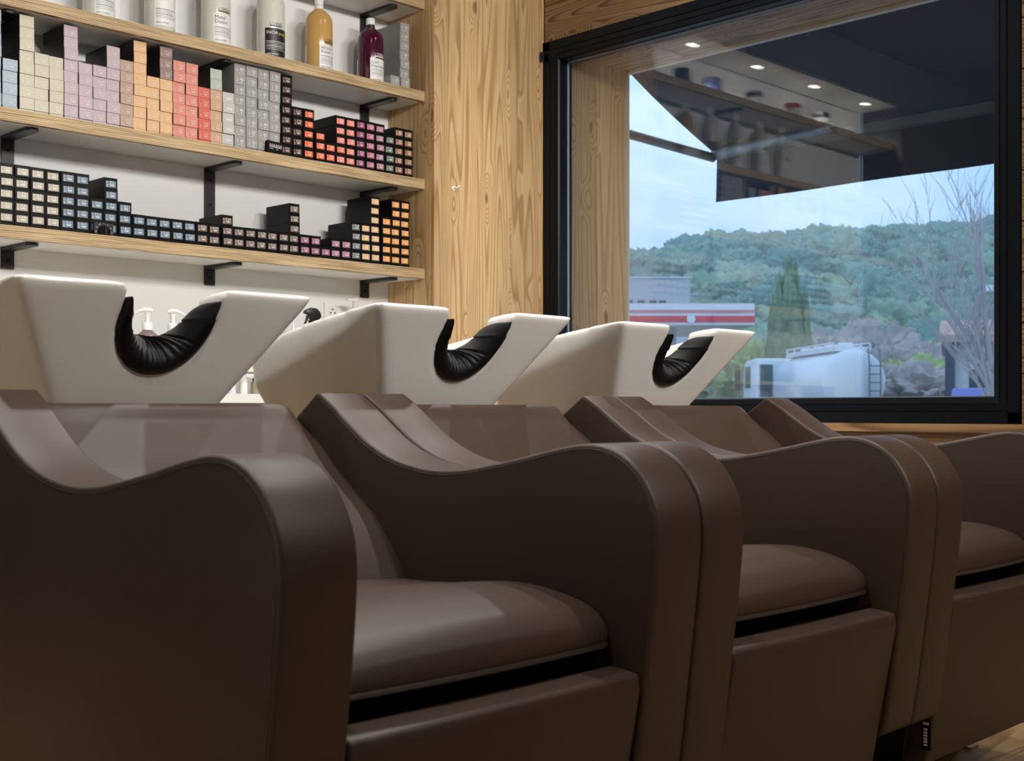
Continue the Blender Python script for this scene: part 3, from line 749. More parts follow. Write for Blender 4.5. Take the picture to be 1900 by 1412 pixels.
S1 = [('black', 'stone', '5.3*6'), ('black', 'stone', '6.3*6'), ('black', 'stone', '7.3*6'), ('black', 'stone', '8.3*6'), ('black', 'stone', '9.3*6'), ('black', 'steel blue', '5.1*6'), ('black', 'steel blue', '6.1*6'), ('black', 'steel blue', '7.11*4'), ('black', 'steel blue', '7.1*6'), ('black', 'steel blue', '8.1*4'),
      ('black', 'steel blue', '9.1*3'), ('black', 'steel blue', '10.1*3'), ('black', 'steel blue', '5.12*3'), ('black', 'steel blue', '8.12*3'), ('black', 'steel blue', '9.12*3'), ('black', 'taupe', '4.15*3'), ('black', 'taupe', '6.13*3'), ('black', 'taupe', '7.13*4'),
      ('black', 'taupe', '8.13*3'), ('black', 'taupe', '9.13*3'), ('black', 'taupe', '6.23*3'), ('black', 'taupe', '7.23*3'), ('black', 'taupe', '8.23 6.23*2'), ('black', 'taupe', '5.15*3 5.25*3'), ('black', 'plum', '4.20*3'), ('black', 'plum', '8.20 6.21*2'), ('black', 'plum', '9.2*2'),
      ('black', 'lilac', '4.26*3'), ('black', 'lilac', '5.26*3'), ('black', 'slate', '7.18*2 5.18*3'), ('black', 'cream', '4.3*5'), ('black', 'cream', '5.3*8'), ('black', 'amber', '6.3*2 5.3*2 4.3*2'), ('black', 'amber', '6.34*2 7.34*3 6.35*3'), ('black', 'amber', '6.34 7.34*3 6.34*4')]
S1X = [1.697, 1.751, 1.805, 1.859, 1.912, 1.966, 2.019, 2.072, 2.125, 2.180, 2.233, 2.285, 2.337, 2.389, 2.441, 2.493, 2.546, 2.603, 2.655, 2.706, 2.757, 2.808, 2.860, 2.911, 2.962, 3.014, 3.065, 3.117, 3.168, 3.221, 3.273, 3.324, 3.384, 3.436, 3.488]
YBX = 4.142
CN = lambda i: {1: 'first', 2: 'second', 3: 'third'}.get(i, '%dth' % i if i not in (21, 31, 22, 32, 23, 33) else '%d%s' % (i, {1: 'st', 2: 'nd', 3: 'rd'}[i % 10]))
def fill(cols, xs, zsh, shelf, y=YBX, first=1):
    z0 = zsh-LIP
    for ci, ((kind, col, runs), xl) in enumerate(zip(cols, xs)):
        toks = []; c = col
        for q in runs.split():
            if q[0] == '#': c = q[1:].replace('_', ' '); continue
            a, _, b = q.partition('*'); toks += [(c, a)]*(int(b) if b else 1)
        n = len(toks)
        for r in range(n):
            cc, num = toks[n-1-r]                     # r counts from the bottom
            pos = 'at the bottom' if r == 0 else ('on top' if r == n-1 else ORD[r]+' from bottom')
            if kind == 'black': lb = 'black carton with %s label %s, %s of %s column, %s' % (cc, num, pos, CN(ci+first), shelf)
            elif kind == 'blank': lb = 'unmarked %s carton, %s of %s column, %s' % (cc, pos, CN(ci+first), shelf)
            else: lb = '%s carton marked %s, %s of %s column, %s' % (cc, num, pos, CN(ci+first), shelf)
            grp = {'black': 'black dye cartons', 'pale': 'pale dye cartons', 'blank': 'pale dye cartons', 'grey': 'grey dye cartons'}[kind]
            carton(kind, cc, num if kind != 'blank' else '', xl+PX/2, y, z0+r*PZ+0.0002, lb, grp)
fill(S2, S2X, SH[1], 'second shelf')
fill(S1, S1X, SH[0], 'lowest shelf')
fill([('grey', 'grey', '4D*2'), ('grey', 'grey', '4D*8')], [3.442, 3.494], SH[2], 'bottle shelf', y=4.150)

# ================================================================== BOTTLES
def cyl_patch(r, a0, a1, z0, z1, n=14):
    vs = []; fs = []
    for i in range(n+1):
        a = a0+(a1-a0)*i/n
        for z in (z0, z1): vs.append((r*math.sin(a), -r*math.cos(a), z))
    for i in range(n): fs.append((2*i, 2*i+2, 2*i+3, 2*i+1))
    m_ = mesh('patch', vs, fs)
    bm = bmesh.new(); bm.from_mesh(m_); bpy.data.meshes.remove(m_)
    g = bmesh.ops.extrude_face_region(bm, geom=bm.faces[:])
    for v in [q for q in g['geom'] if isinstance(q, bmesh.types.BMVert)]:
        k = (r-0.0006)/r; v.co.x *= k; v.co.y *= k
    return bm_mesh(bm, 'patch')
def bend(me, r):
    me = me.copy()
    bm = bmesh.new(); bm.from_mesh(me)
    bmesh.ops.subdivide_edges(bm, edges=[e for e in bm.edges if e.calc_length() > 0.006], cuts=2)
    for v in bm.verts:
        x, y = v.co.x, v.co.y
        a = x/r; v.co = (r*math.sin(a), -r*math.cos(a), y)
    bm.to_mesh(me); bm.free(); return me
def bottle(x, y, z, body, r, h, label, lab_mat, lines, cap='white', title_mat=None, name='shampoo_bottle', a_lab=(-0.62, 1.05), zl=(0.045, 0.150), logo=True, logo_mat=None, brand_col=None):
    t = empty(name, (x, y, z)); tag(t, label, 'bottle', 'large salon bottles')
    hb = h*0.80
    prof = [(r*0.93, 0.0), (r, 0.006), (r, hb-r*0.55), (r*0.96, hb-r*0.30), (r*0.80, hb), (r*0.52, hb+r*0.26), (r*0.32, hb+r*0.42), (r*0.30, hb+r*0.52), (r*0.30, h-0.028)]
    b = obj('body', lathe(prof, 40), body, t, smooth=50)
    cm = M['white_pl'] if cap == 'white' else M['black_pl']
    obj('neck_ring', lathe([(r*0.30, h-0.045), (r*0.33, h-0.045), (r*0.33, h-0.030), (r*0.30, h-0.030)], 24), M['black_pl'] if cap == 'white' and body is M['bt_purple'] else cm, t)
    obj('cap', lathe([(r*0.34, h-0.028), (r*0.34, h-0.002), (r*0.31, h), (0, h)], 24), cm, t, smooth=40)
    lb = obj('label', cyl_patch(r+0.0007, a_lab[0], a_lab[1], zl[0], zl[1]), lab_mat, t, smooth=40)
    R_ = r+0.0012; xl = a_lab[0]*R_+0.006
    for (s, size, zt, mt) in lines:
        me = bend(_shift(text_mesh(s, size, 'LEFT', 2), xl, zt), R_); obj('lettering', me, mt, lb)
    # small print lines
    bm = bmesh.new()
    zz_ = zl[0]+(zl[1]-zl[0])*0.52; k = 0
    wid = (a_lab[1]-a_lab[0])*R_-0.014
    ink = title_mat
    mm = []
    while zz_ > zl[0]+0.022:
        ww = wid*random.uniform(0.7, 1.0); th = 0.0019 if k % 3 == 0 else 0.0011
        q = mesh('l', [(xl, zz_, 0), (xl+ww, zz_, 0), (xl+ww, zz_+th, 0), (xl, zz_+th, 0)], [(0, 1, 2, 3)])
        bq = bmesh.new(); bq.from_mesh(q); bmesh.ops.subdivide_edges(bq, edges=[e for e in bq.edges if e.calc_length() > 0.01], cuts=8); bq.to_mesh(q); bq.free()
        mm.append((bend(q, R_), None)); zz_ -= 0.0062; k += 1
    obj('small_print', join_meshes(mm, 'small_print'), ink, lb)
    me = bend(_shift(text_mesh('SERIE EXPERT', 0.0085, 'LEFT', 1), xl, zl[0]+0.007), R_); obj('lettering', me, ink, lb)
    if logo:
        lm = logo_mat or M['print_k']
        lx = (a_lab[0]+0.34)*r
        me = bend(_shift(text_mesh("L'OR\u00c9AL", 0.0150, 'LEFT', 2), lx, zl[1]+0.013), r+0.0008); obj('logo', me, lm, t)
        q = mesh('l', [(lx, zl[1]+0.0065, 0), (lx+0.052, zl[1]+0.0065, 0), (lx+0.052, zl[1]+0.0110, 0), (lx, zl[1]+0.0110, 0)], [(0, 1, 2, 3)])
        bq = bmesh.new(); bq.from_mesh(q); bmesh.ops.subdivide_edges(bq, edges=[e for e in bq.edges if e.calc_length() > 0.01], cuts=8); bq.to_mesh(q); bq.free()
        obj('logo_bar', bend(q, r+0.0008), lm, t)
    # narrow sticker on the far side
    obj('side_sticker', cyl_patch(r+0.0006, a_lab[0]-2.1, a_lab[0]-1.25, zl[0]-0.02, zl[1]), M['print_w'] if lab_mat is not M['lb_black'] else M['white_pl'], t, smooth=40)
    return t
def _shift(me, x, y):
    m2 = me.copy(); m2.transform(Matrix.Translation((x, y, 0))); return m2
M['bt_white'] = plain('pearl_white_bottle', (0.66, 0.65, 0.58), 0.16, spec=0.5)
M['bt_gold'] = plain('honey_bottle', (0.56, 0.33, 0.105), 0.12, spec=0.5, vary=0.05)
M['bt_purple'] = plain('burgundy_bottle', (0.055, 0.004, 0.022), 0.10, spec=0.6)
M['lb_black'] = plain('label_black', (0.012, 0.012, 0.013), 0.4)
M['lb_white'] = plain('label_white', (0.78, 0.78, 0.76), 0.4)
M['ink_yellow'] = plain('yellow_ink', (0.55, 0.60, 0.12), 0.5)
ZB = SH[2]-LIP+0.0002
YBT = 4.225
K, W_ = M['print_k'], M['print_w']
bottle(2.147, YBT, ZB, M['bt_white'], 0.056, 0.365, 'pearl white bottle cut off at the top, leftmost on the bottle shelf', M['lb_white'], [], title_mat=K, a_lab=(-0.72, 1.0))
bottle(2.390, YBT, ZB, M['bt_white'], 0.056, 0.365, 'pearl white bottle with small-print white label, left of the Metal Detox bottle', M['lb_white'], [], title_mat=K, zl=(0.062, 0.175), a_lab=(-0.86, 1.0))
bottle(2.630, YBT, ZB, M['bt_white'], 0.056, 0.365, 'pearl white bottle with white Metal Detox label', M['lb_white'], [('Metal', 0.020, 0.139, K), ('Detox', 0.020, 0.122, K)], title_mat=K, zl=(0.048, 0.160), a_lab=(-0.74, 1.0))
bottle(2.882, YBT, ZB, M['bt_white'], 0.056, 0.365, 'white bottle with black label reading INOA post', M['lb_black'], [('INOA', 0.0185, 0.134, W_)], title_mat=W_, zl=(0.045, 0.158), a_lab=(-1.0, 0.95))
_b = [o for o in bpy.data.objects if o.name.startswith('label') and o.parent and o.parent.get('label', '').startswith('white bottle with black')][0]
obj('lettering', bend(_shift(text_mesh('post', 0.0185, 'LEFT', 2), -0.0005, 0.134), 0.0572), M['ink_yellow'], _b)
bottle(3.120, YBT, ZB, M['bt_gold'], 0.056, 0.345, 'honey-coloured bottle with white Absolut Repair label', M['lb_white'], [('Absolut', 0.0185, 0.124, K), ('Repair', 0.0185, 0.108, K)], title_mat=K, zl=(0.042, 0.144), a_lab=(-0.60, 1.0))
bottle(3.392, YBT, ZB, M['bt_purple'], 0.056, 0.322, 'dark burgundy bottle with white Curl Expression label and white cap', M['lb_white'], [('Curl', 0.0185, 0.118, K), ('Expression', 0.0185, 0.102, K)], title_mat=K, zl=(0.040, 0.140), a_lab=(-0.70, 1.0), logo_mat=W_)

# jars on the topmost shelf (seen mirrored in the window glass)
M['jar_clear'] = plain('frosted_jar', (0.55, 0.56, 0.56), 0.2)
M['jar_blue'] = plain('violet_blue_jar', (0.16, 0.17, 0.42), 0.2)
M['jar_dark'] = plain('dark_jar', (0.06, 0.055, 0.065), 0.25)
M['lid_red'] = plain('red_lid', (0.42, 0.06, 0.05), 0.35)
M['lid_blue'] = plain('violet_blue_lid', (0.11, 0.12, 0.33), 0.3)
ZJ = SH[3]-LIP+0.0002
for x, bm_, lm, lab in ((3.13, 'jar_dark', 'black_pl', 'dark grey jar with black lid, nearest the pillar on the topmost shelf'), (2.84, 'jar_blue', 'lid_blue', 'violet blue jar on the topmost shelf'),
                        (2.42, 'jar_clear', 'black_pl', 'frosted jar with black lid between the blue and red-lidded jars'), (2.00, 'jar_clear', 'lid_red', 'frosted jar with a red lid on the topmost shelf'), (1.66, 'white_pl', 'black_pl', 'white jar with black lid on the topmost shelf')):
    t = empty('treatment_jar', (x, 4.235, ZJ)); tag(t, lab, 'jar', 'jars on the topmost shelf')
    obj('body', lathe([(0.050, 0), (0.055, 0.008), (0.055, 0.085), (0.050, 0.098), (0.046, 0.104)], 32), M[bm_], t, smooth=50)
    obj('lid', lathe([(0.0515, 0.104), (0.0515, 0.128), (0.048, 0.133), (0.0, 0.134)], 32), M[lm], t, smooth=45)

# ------------------------------------------------------------------ timers
t = obj('kitchen_timer', box(-0.036, 0.036, 0, 0.028, 0, 0.072, bev=0.004), M['black_pl'], None, loc=(2.118, 4.108+0.021, SH[0]-LIP+0.0002+0.0), rot=(0, 0, 0))
tag(t, 'small square black kitchen timer with a round dial on the lowest shelf', 'timer')
d = obj('dial', lathe([(0.0, 0.010), (0.019, 0.010), (0.022, 0.007), (0.023, 0.0)], 32), M['black_void'], t, loc=(0, -0.0, 0.040), rot=(math.pi/2, 0, 0), smooth=40)
obj('dial_grip', boxes([(-0.0022, 0.0022, -0.016, -0.0102, -0.016, 0.016)]), M['black_pl'], t, loc=(0, 0, 0.040))
mm = []
for k in range(12):
    a = 2*math.pi*k/12
    if k == 6: continue
    mm.append((text_mesh(str((k*5) % 60), 0.0062, 'CENTER'), Matrix.Translation((0.0295*math.sin(a), -0.0004, 0.040+0.0295*math.cos(a)-0.002)) @ FRONT))
bmq = bmesh.new(); add_tube(bmq, [(0.0, -0.0108, 0.052), (0.0, -0.0108, 0.056)], 0.0012, 5)
mm.append((bm_mesh(bmq, 'p'), None))
obj('dial_numbers', join_meshes(mm, 'numbers'), M['print_w'], t)
t = obj('digital_timer', box(-0.035, 0.035, 0, 0.018, 0, 0.046, bev=0.003), M['black_void'], None, loc=(2.826, 4.1135, SH[1]+0.0002), rot=(0, math.radians(3), 0))
t.location.z += 0.0018
tag(t, 'small black timer with a scale, lying in front of the grey cartons', 'timer')
obj('scale_marks', boxes([(-0.026+0.0052*k, -0.0238+0.0052*k, -0.0006, 0.0004, 0.021, 0.036-0.004*(k % 2)) for k in range(11)]+[(-0.026, -0.008, -0.0006, 0.0004, 0.0155, 0.0168), (0.006, 0.012, -0.0006, 0.0004, 0.0145, 0.0165)]), M['print_soft'], t)

# ------------------------------------------------------------------ small things on the pillar
M['clear_pl'] = plain('clear_plastic', (0.75, 0.75, 0.72), 0.08, spec=0.6)
hk = empty('adhesive_hook', (3.600+0.115, YF-0.0004, ZC+0.97)); tag(hk, 'small clear plastic adhesive hook on the wooden pillar', 'hook')
obj('plate', lathe([(0, 0), (0.011, 0), (0.011, 0.002), (0.009, 0.003), (0, 0.003)], 20), M['clear_pl'], hk, rot=(math.pi/2, 0, 0), smooth=40)
obj('hook', tube([(0.0, -0.003, 0.004), (0.004, -0.012, 0.0), (0.014, -0.018, 0.006), (0.022, -0.016, 0.012)], 0.0028, 6), M['clear_pl'], hk)
lt = obj('window_latch', boxes([(-0.009, 0.0, -0.009, 0.009, -0.022, 0.022), (-0.015, -0.009, -0.004, 0.004, -0.012, 0.012)], bev=0.0012), M['black_metal'], None, loc=(XW-0.016, YF-0.014, ZC+1.66))
lt.location = (XW-0.026, YF-0.0125, ZC+1.652)
tag(lt, 'small black catch in the corner beside the window frame', 'latch')

# ================================================================== BACK COUNTER
ZT = ZC+0.058
cb = empty('base_cabinet', ((XL+XR)/2, 4.10, 0)); 
tag(cb, 'low white cabinet with flat doors along the back wall', 'cabinet')
hx = (XR-XL)/2-0.003
obj('carcass', box(-hx, hx, -0.195, 0.255, 0.08, ZT-0.034), M['laminate'], cb)
obj('plinth', box(-hx, hx, -0.15, 0.24, 0.0, 0.08), M['black_void'], cb)
nd = 4; dw = 2*hx/nd
for i in range(nd):
    x0 = -hx+i*dw
    dr = obj('door', box(x0+0.0015, x0+dw-0.0015, -0.215, -0.196, 0.085, ZT-0.046, bev=0.0015, seg=1), M['laminate'], cb)
ct = obj('worktop', box(XL+0.003, XR-0.003, 3.875, YW-0.001, ZT-0.0335, ZT-0.001, bev=0.002), M['laminate']); tag(ct, 'long white worktop on the cabinet below the shelves', 'worktop')
# riser with a row of small bottles below it
M['cream'] = plain('cream_laminate', (0.78, 0.72, 0.58), 0.5)
rs = empty('counter_riser', (2.35, 4.14, ZT)); tag(rs, 'low cream and white riser standing on the worktop', 'shelf')
obj('top', box(-0.55, 0.55, -0.10, 0.14, 0.085, 0.105, bev=0.002), M['cream'], rs)
for x in (-0.55, 0.0, 0.53): obj('side', box(x, x+0.02, -0.10, 0.14, 0.0, 0.0845), M['laminate'], rs)
M['sb'] = [plain('small_bottle_%d' % i, c, 0.25) for i, c in enumerate(((0.62, 0.66, 0.72), (0.75, 0.74, 0.70), (0.30, 0.24, 0.17), (0.55, 0.60, 0.68)))]
for i in range(9):
    x = 2.40+i*0.052
    if abs(x-2.36) < 0.03: continue
    t = empty('small_bottle', (x, 4.08, ZT+0.0002)); tag(t, 'small product bottle under the cream riser, %s from the left' % ['first', 'second', 'third', 'fourth', 'fifth', 'sixth', 'seventh', 'eighth', 'ninth'][i], 'bottle', 'small bottles on the worktop')
    hh = 0.062+0.008*(i % 3)
    obj('body', lathe([(0.015, 0), (0.016, 0.003), (0.016, hh*0.72), (0.010, hh*0.8), (0.009, hh*0.84)], 16), M['sb'][i % 4], t, smooth=45)
    obj('cap', lathe([(0.0105, hh*0.84), (0.0105, hh), (0, hh)], 12), M['white_pl'] if i % 3 else M['black_pl'], t, smooth=45)
# pump bottles on the riser
def pump(x, y, z, body, label, ang, sc=1.0):
    t = empty('pump_bottle', (x, y, z), ang); tag(t, label, 'pump bottle', 'pump bottles behind the basins')
    obj('body', lathe([(0.040, 0), (0.042, 0.004), (0.042, 0.085), (0.036, 0.105), (0.020, 0.118), (0.016, 0.122)], 28), body, t, smooth=50)
    obj('collar', lathe([(0.019, 0.122), (0.019, 0.146), (0.016, 0.150), (0.007, 0.152)], 20), M['white_pl'], t, smooth=45)
    obj('stem', lathe([(0.0085, 0.152), (0.0075, 0.170), (0.0105, 0.182), (0.0105, 0.186)], 16), M['white_pl'], t, smooth=45)
    bm = bmesh.new(); add_tube(bm, [(-0.018, 0, 0.190), (-0.008, 0, 0.1955), (0.010, 0, 0.196), (0.030, 0, 0.190), (0.044, 0, 0.180)], [0.006, 0.0095, 0.0085, 0.006, 0.004], 8)
    obj('nozzle', bm_mesh(bm, 'nozzle'), M['white_pl'], t, smooth=50)
M['pb_brown'] = plain('mauve_bottle', (0.22, 0.15, 0.15), 0.25); M['pb_teal'] = plain('teal_bottle', (0.10, 0.33, 0.30), 0.25)
ZP = ZC+0.382-0.203
pump(2.270, 4.10, ZT+0.1052, M['pb_brown'], 'white pump bottle with a mauve body, left one seen through the nearest basin notch', math.radians(160))
pump(2.372, 4.10, ZT+0.1052, M['pb_teal'], 'white pump bottle with a teal body behind the nearest basin', math.radians(-25))
pump(2.470, 4.10, ZT+0.1052, M['pb_teal'], 'white pump bottle mostly hidden by the black neck rest', math.radians(190))
# black trigger spray
M['sp_body'] = plain('clear_blue_bottle', (0.45, 0.55, 0.57), 0.15)
t = empty('spray_bottle', (3.013, 4.12, ZT-0.0008)); tag(t, 'spray bottle with black trigger head behind the nearest basin', 'spray bottle')
obj('body', lathe([(0.042, 0), (0.044, 0.004), (0.044, 0.17), (0.030, 0.22), (0.015, 0.262), (0.015, 0.278)], 28), M['sp_body'], t, smooth=50)
obj('collar', lathe([(0.019, 0.278), (0.019, 0.302), (0, 0.302)], 18), M['black_pl'], t, smooth=45)
obj('head', prism([(-0.040, 0.328), (-0.038, 0.340), (-0.012, 0.352), (0.012, 0.350), (0.028, 0.336), (0.034, 0.318), (0.020, 0.302), (-0.012, 0.302), (-0.018, 0.322)], 'y', -0.012, 0.012, bev=0.003), M['black_pl'], t, rot=(0, 0, math.radians(-8)), smooth=40)
obj('trigger', prism([(-0.020, 0.322), (-0.028, 0.322), (-0.033, 0.300), (-0.040, 0.288), (-0.036, 0.286), (-0.026, 0.300)], 'y', -0.007, 0.007, bev=0.001, seg=1), M['black_pl'], t, rot=(0, 0, math.radians(-8)))
# clear little bottle nozzle beside it
t = empty('dropper_bottle', (2.945, 4.16, ZT-0.0008)); tag(t, 'clear bottle with a pointed nozzle beside the spray bottle', 'bottle')
obj('body', lathe([(0.030, 0), (0.032, 0.004), (0.032, 0.20), (0.012, 0.235)], 24), M['sp_body'], t, smooth=50)
obj('nozzle', lathe([(0.012, 0.235), (0.006, 0.262), (0.003, 0.290), (0, 0.291)], 16), M['clear_pl'], t, smooth=50)
# wall socket and pale upright dispenser
so = empty('wall_socket', (3.285, YW-0.0005, ZC+0.418)); tag(so, 'square white wall socket with round recess on the back wall', 'socket')
obj('plate', box(-0.042, 0.042, -0.009, 0, -0.042, 0.042, bev=0.004), M['white_pl'], so)
obj('recess', lathe([(0.029, 0.0), (0.030, 0.0012), (0.027, 0.0012), (0.0, 0.0006)], 28), M['laminate'], so, loc=(0, -0.0091, 0), rot=(math.pi/2, 0, 0))
obj('pin_holes', join_meshes([(lathe([(0, 0), (0.0035, 0), (0.0035, 0.0008), (0, 0.0008)], 10), Matrix.Translation((x, -0.0098, z)) @ Matrix.Rotation(math.pi/2, 4, 'X')) for x, z in ((-0.0115, -0.002), (0.0115, -0.002), (0.0, 0.014))], 'pins'), M['black_void'], so)
t = empty('slim_dispenser', (3.345, 4.27, ZT-0.0008)); tag(t, 'slim white pump dispenser standing beside the wall socket', 'dispenser')
obj('body', lathe([(0.026, 0), (0.027, 0.004), (0.027, 0.325), (0.020, 0.340)], 20), M['white_pl'], t, smooth=45)
obj('stem', lathe([(0.013, 0.340), (0.013, 0.405), (0.016, 0.406), (0.016, 0.420), (0, 0.421)], 16), M['clear_pl'], t, smooth=45)
obj('spout', box(-0.045, 0.0, -0.007, 0.007, 0.408, 0.418, bev=0.002), M['clear_pl'], t)

# ================================================================== OUTSIDE
def out(r, f, z=0.0):        # metres to the right / ahead along the view axis -> world
    return (f*C_+r*S_, f*S_-r*C_, z)
RZ = TH-math.pi/2            # things outside face the shop front at an angle
GZ = -0.15
M['ground'] = plain('pale_asphalt', (0.30, 0.30, 0.30), 0.9, bump=0.3, bscale=30, vary=0.08)
M['bark'] = plain('grey_bark', (0.46, 0.41, 0.39), 0.9, bump=0.3, bscale=60)
struct(obj('ground', box(XO+0.01, 330, -250, 330, GZ-0.1, GZ), M['ground']), 'pale paved yard outside the window')

# --- awning
M['fabric'] = plain('charcoal_awning_fabric', (0.045, 0.056, 0.074), 0.85, spec=0.2, bump=0.2, bscale=500)
M['alu'] = plain('grey_aluminium', (0.16, 0.18, 0.19), 0.45, metal=0.3)
AX, AZ = 5.86, ZC+1.455
AY0, AY1 = -1.6, 4.20
aw = empty('awning', (XO, 1.3, ZC+1.98)); tag(aw, 'charcoal fabric awning stretched out above the window', 'awning')
AP = (XO, 1.3, ZC+1.98)
nf = 6; vs = []; fs = []
for i in range(nf+1):
    t = i/nf; sag = -0.03*math.sin(math.pi*t)
    for y in (AY0, AY1): vs.append((XO+0.02+(AX-XO-0.02)*t, y, ZC+1.97+(AZ-ZC-1.97)*t+sag))
for i in range(nf): fs.append((2*i, 2*i+1, 2*i+3, 2*i+2))
me = mesh('fab', vs, fs); bm = bmesh.new(); bm.from_mesh(me)
bmesh.ops.solidify(bm, geom=bm.faces[:], thickness=0.002)
obj('fabric', rel(bm_mesh(bm, 'fabric'), AP), M['fabric'], aw)
obj('front_bar', rel(box(AX-0.03, AX+0.03, AY0, AY1, AZ-0.035, AZ+0.025, bev=0.01), AP), M['alu'], aw)
# valance with a slight wave
vs = []; fs = []; ny = 40
for i in range(ny+1):
    y = AY0+(AY1-AY0)*i/ny
    dx = 0.012*math.sin(i*0.9)
    vs += [(AX+0.028, y, AZ-0.02), (AX+0.03+dx*0.6, y, AZ-0.15), (AX+0.03+dx, y, AZ-0.275)]
for i in range(ny):
    for k in range(2): fs.append((3*i+k, 3*i+k+1, 3*i+k+4, 3*i+k+3))
me = mesh('val', vs, fs); bm = bmesh.new(); bm.from_mesh(me); bmesh.ops.solidify(bm, geom=bm.faces[:], thickness=0.002)
obj('valance', rel(bm_mesh(bm, 'valance'), AP), M['fabric'], aw, smooth=40)
obj('arm', rel(tube([(AX-0.06, 4.16, AZ-0.04), (5.29, 4.33, AZ+0.035), (XO+0.03, 4.56, AZ+0.13)], 0.026, 10), AP), M['alu'], aw, smooth=50)
obj('arm', rel(tube([(AX-0.05, 4.14, AZ-0.02), (5.60, 3.29, ZC+1.42)], [0.034, 0.022], 10), AP), M['alu'], aw, smooth=50)
obj('arm', rel(tube([(AX-0.06, -1.2, AZ-0.03), (XO+0.03, -0.6, AZ+0.13)], 0.026, 10), AP), M['alu'], aw, smooth=50)
obj('cassette', rel(box(XO+0.002, XO+0.14, AY0, AY1, ZC+1.95, ZC+2.10, bev=0.015), AP), M['alu'], aw)

# --- petrol station canopy
M['sw'] = plain('white_fascia', (0.72, 0.72, 0.72), 0.5); M['sr'] = plain('red_fascia', (0.70, 0.045, 0.06), 0.5); M['sp'] = plain('pink_stripe', (0.66, 0.22, 0.25), 0.5)
def px(d): return d/F_PX
def zo(v, f): return ZC+(HV-v)*px(f)
def ro(u, f): return (u-CX)*px(f)
f0 = 55.0; t = empty('petrol_station', out(0, f0, GZ), RZ); tag(t, 'petrol station canopy with white and red striped fascia', 'petrol station')
xr, xl = ro(1400, f0), -16.0
zb = lambda v: zo(v, f0)-GZ
obj('canopy', box(xl, xr, 0.02, 9.0, zb(603), zb(563)), M['sw'], t)
obj('red_band', box(xl, xr+0.02, -0.03, 9.0, zb(598), zb(586)), M['sr'], t)
obj('pink_band', box(xl, xr+0.01, -0.02, 9.0, zb(580), zb(575)), M['sp'], t)
obj('round_emblem', lathe([(0, 0), (0.19, 0), (0.19, 0.06), (0, 0.06)], 24), M['sw'], t, loc=(ro(1282, f0), -0.02, zb(592)), rot=(math.pi/2, 0, 0))
for x in (xr-3.4, xr-9.0): obj('post', box(x-0.22, x+0.22, 2.0, 2.44, 0, zb(603)), M['alu'], t)
kio = obj('kiosk', box(xl, xr-4.4, 5, 8.5, 0, zb(612)), M['sw'], t)
M['winx'] = plain('dark_window', (0.05, 0.07, 0.09), 0.15)
for k in range(3): obj('kiosk_window', box(xr-6.2-k*2.2, xr-4.7-k*2.2, 4.94, 5.0, 1.0, 2.6), M['winx'], t)
# --- grey building behind the station
f1 = 78.0; t = empty('grey_building', out(0, f1, GZ), RZ); tag(t, 'flat roofed pale grey building rising behind the petrol station', 'building')
zb1 = lambda v: zo(v, f1)-GZ
M['gb'] = plain('pale_grey_render', (0.48, 0.50, 0.53), 0.8, vary=0.04)
obj('walls', box(-12, ro(1280, f1), 0, 12, 0, zb1(516)), M['gb'], t)
obj('roof_edge', box(-12.1, ro(1280, f1)+0.1, -0.1, 12.1, zb1(516), zb1(514)), M['sw'], t)
for u in (1168, 1190, 1212, 1230):
    obj('window', box(ro(u-7, f1), ro(u+6, f1), -0.04, 0.05, zb1(562), zb1(557)), M['winx'], t)
obj('side_wing', box(ro(1280, f1), ro(1304, f1), 2, 9, 0, zb1(556)), M['gb'], t)

# --- tanker lorry
M['tank'] = plain('pale_tank', (0.62, 0.65, 0.68), 0.4, vary=0.02); M['cab'] = plain('white_cab', (0.66, 0.68, 0.70), 0.35); M['tyre'] = plain('tyre', (0.02, 0.02, 0.02), 0.8)
fr_, rr_ = 42.0, ro(1585, 42.0)
t = empty('tanker_lorry', out(rr_, fr_, GZ), RZ+math.radians(4)); tag(t, 'white tanker lorry with a ladder on its round tank end', 'lorry')
cz_ = ZC+0.93-GZ; TRd = 1.10
tk = lathe([(0, -0.22), (0.5, -0.19), (0.85, -0.11), (1.05, -0.02), (TRd, 0.06), (TRd, 5.9), (1.0, 6.05), (0.6, 6.2), (0, 6.25)], 40)
obj('tank', tk, M['tank'], t, loc=(0, 0, cz_), rot=(-math.pi/2, 0, 0), smooth=40)
wk = obj('walkway', boxes([(-0.62, 0.62, 0.2, 5.8, cz_+TRd-0.06, cz_+TRd+0.10)]+[(-0.66, -0.60, 0.2+0.9*k, 0.26+0.9*k, cz_+TRd, cz_+TRd+0.24) for k in range(7)]+[(0.60, 0.66, 0.2+0.9*k, 0.26+0.9*k, cz_+TRd, cz_+TRd+0.24) for k in range(7)]+[(-0.66, -0.60, 0.2, 5.7, cz_+TRd+0.20, cz_+TRd+0.25), (0.60, 0.66, 0.2, 5.7, cz_+TRd+0.20, cz_+TRd+0.25)]), M['cab'], t)
for k in range(4): obj('hatch', lathe([(0.26, 0), (0.26, 0.14), (0.22, 0.17), (0, 0.18)], 16), M['cab'], t, loc=(0, 0.9+1.35*k, cz_+TRd+0.08), smooth=40)
bm = bmesh.new()
for sx in (0.40, 0.78): add_tube(bm, [(sx, -0.34, cz_-1.3), (sx, -0.34, cz_+0.6), (sx, -0.2, cz_+1.12)], 0.03, 6)
for k in range(7): add_tube(bm, [(0.40, -0.34, cz_-1.15+0.28*k), (0.78, -0.34, cz_-1.15+0.28*k)], 0.022, 6)
obj('ladder', bm_mesh(bm, 'ladder'), M['alu'], t)
obj('chassis', box(-0.5, 0.5, 0.0, 8.0, 0.55, 0.85), M['tyre'], t)
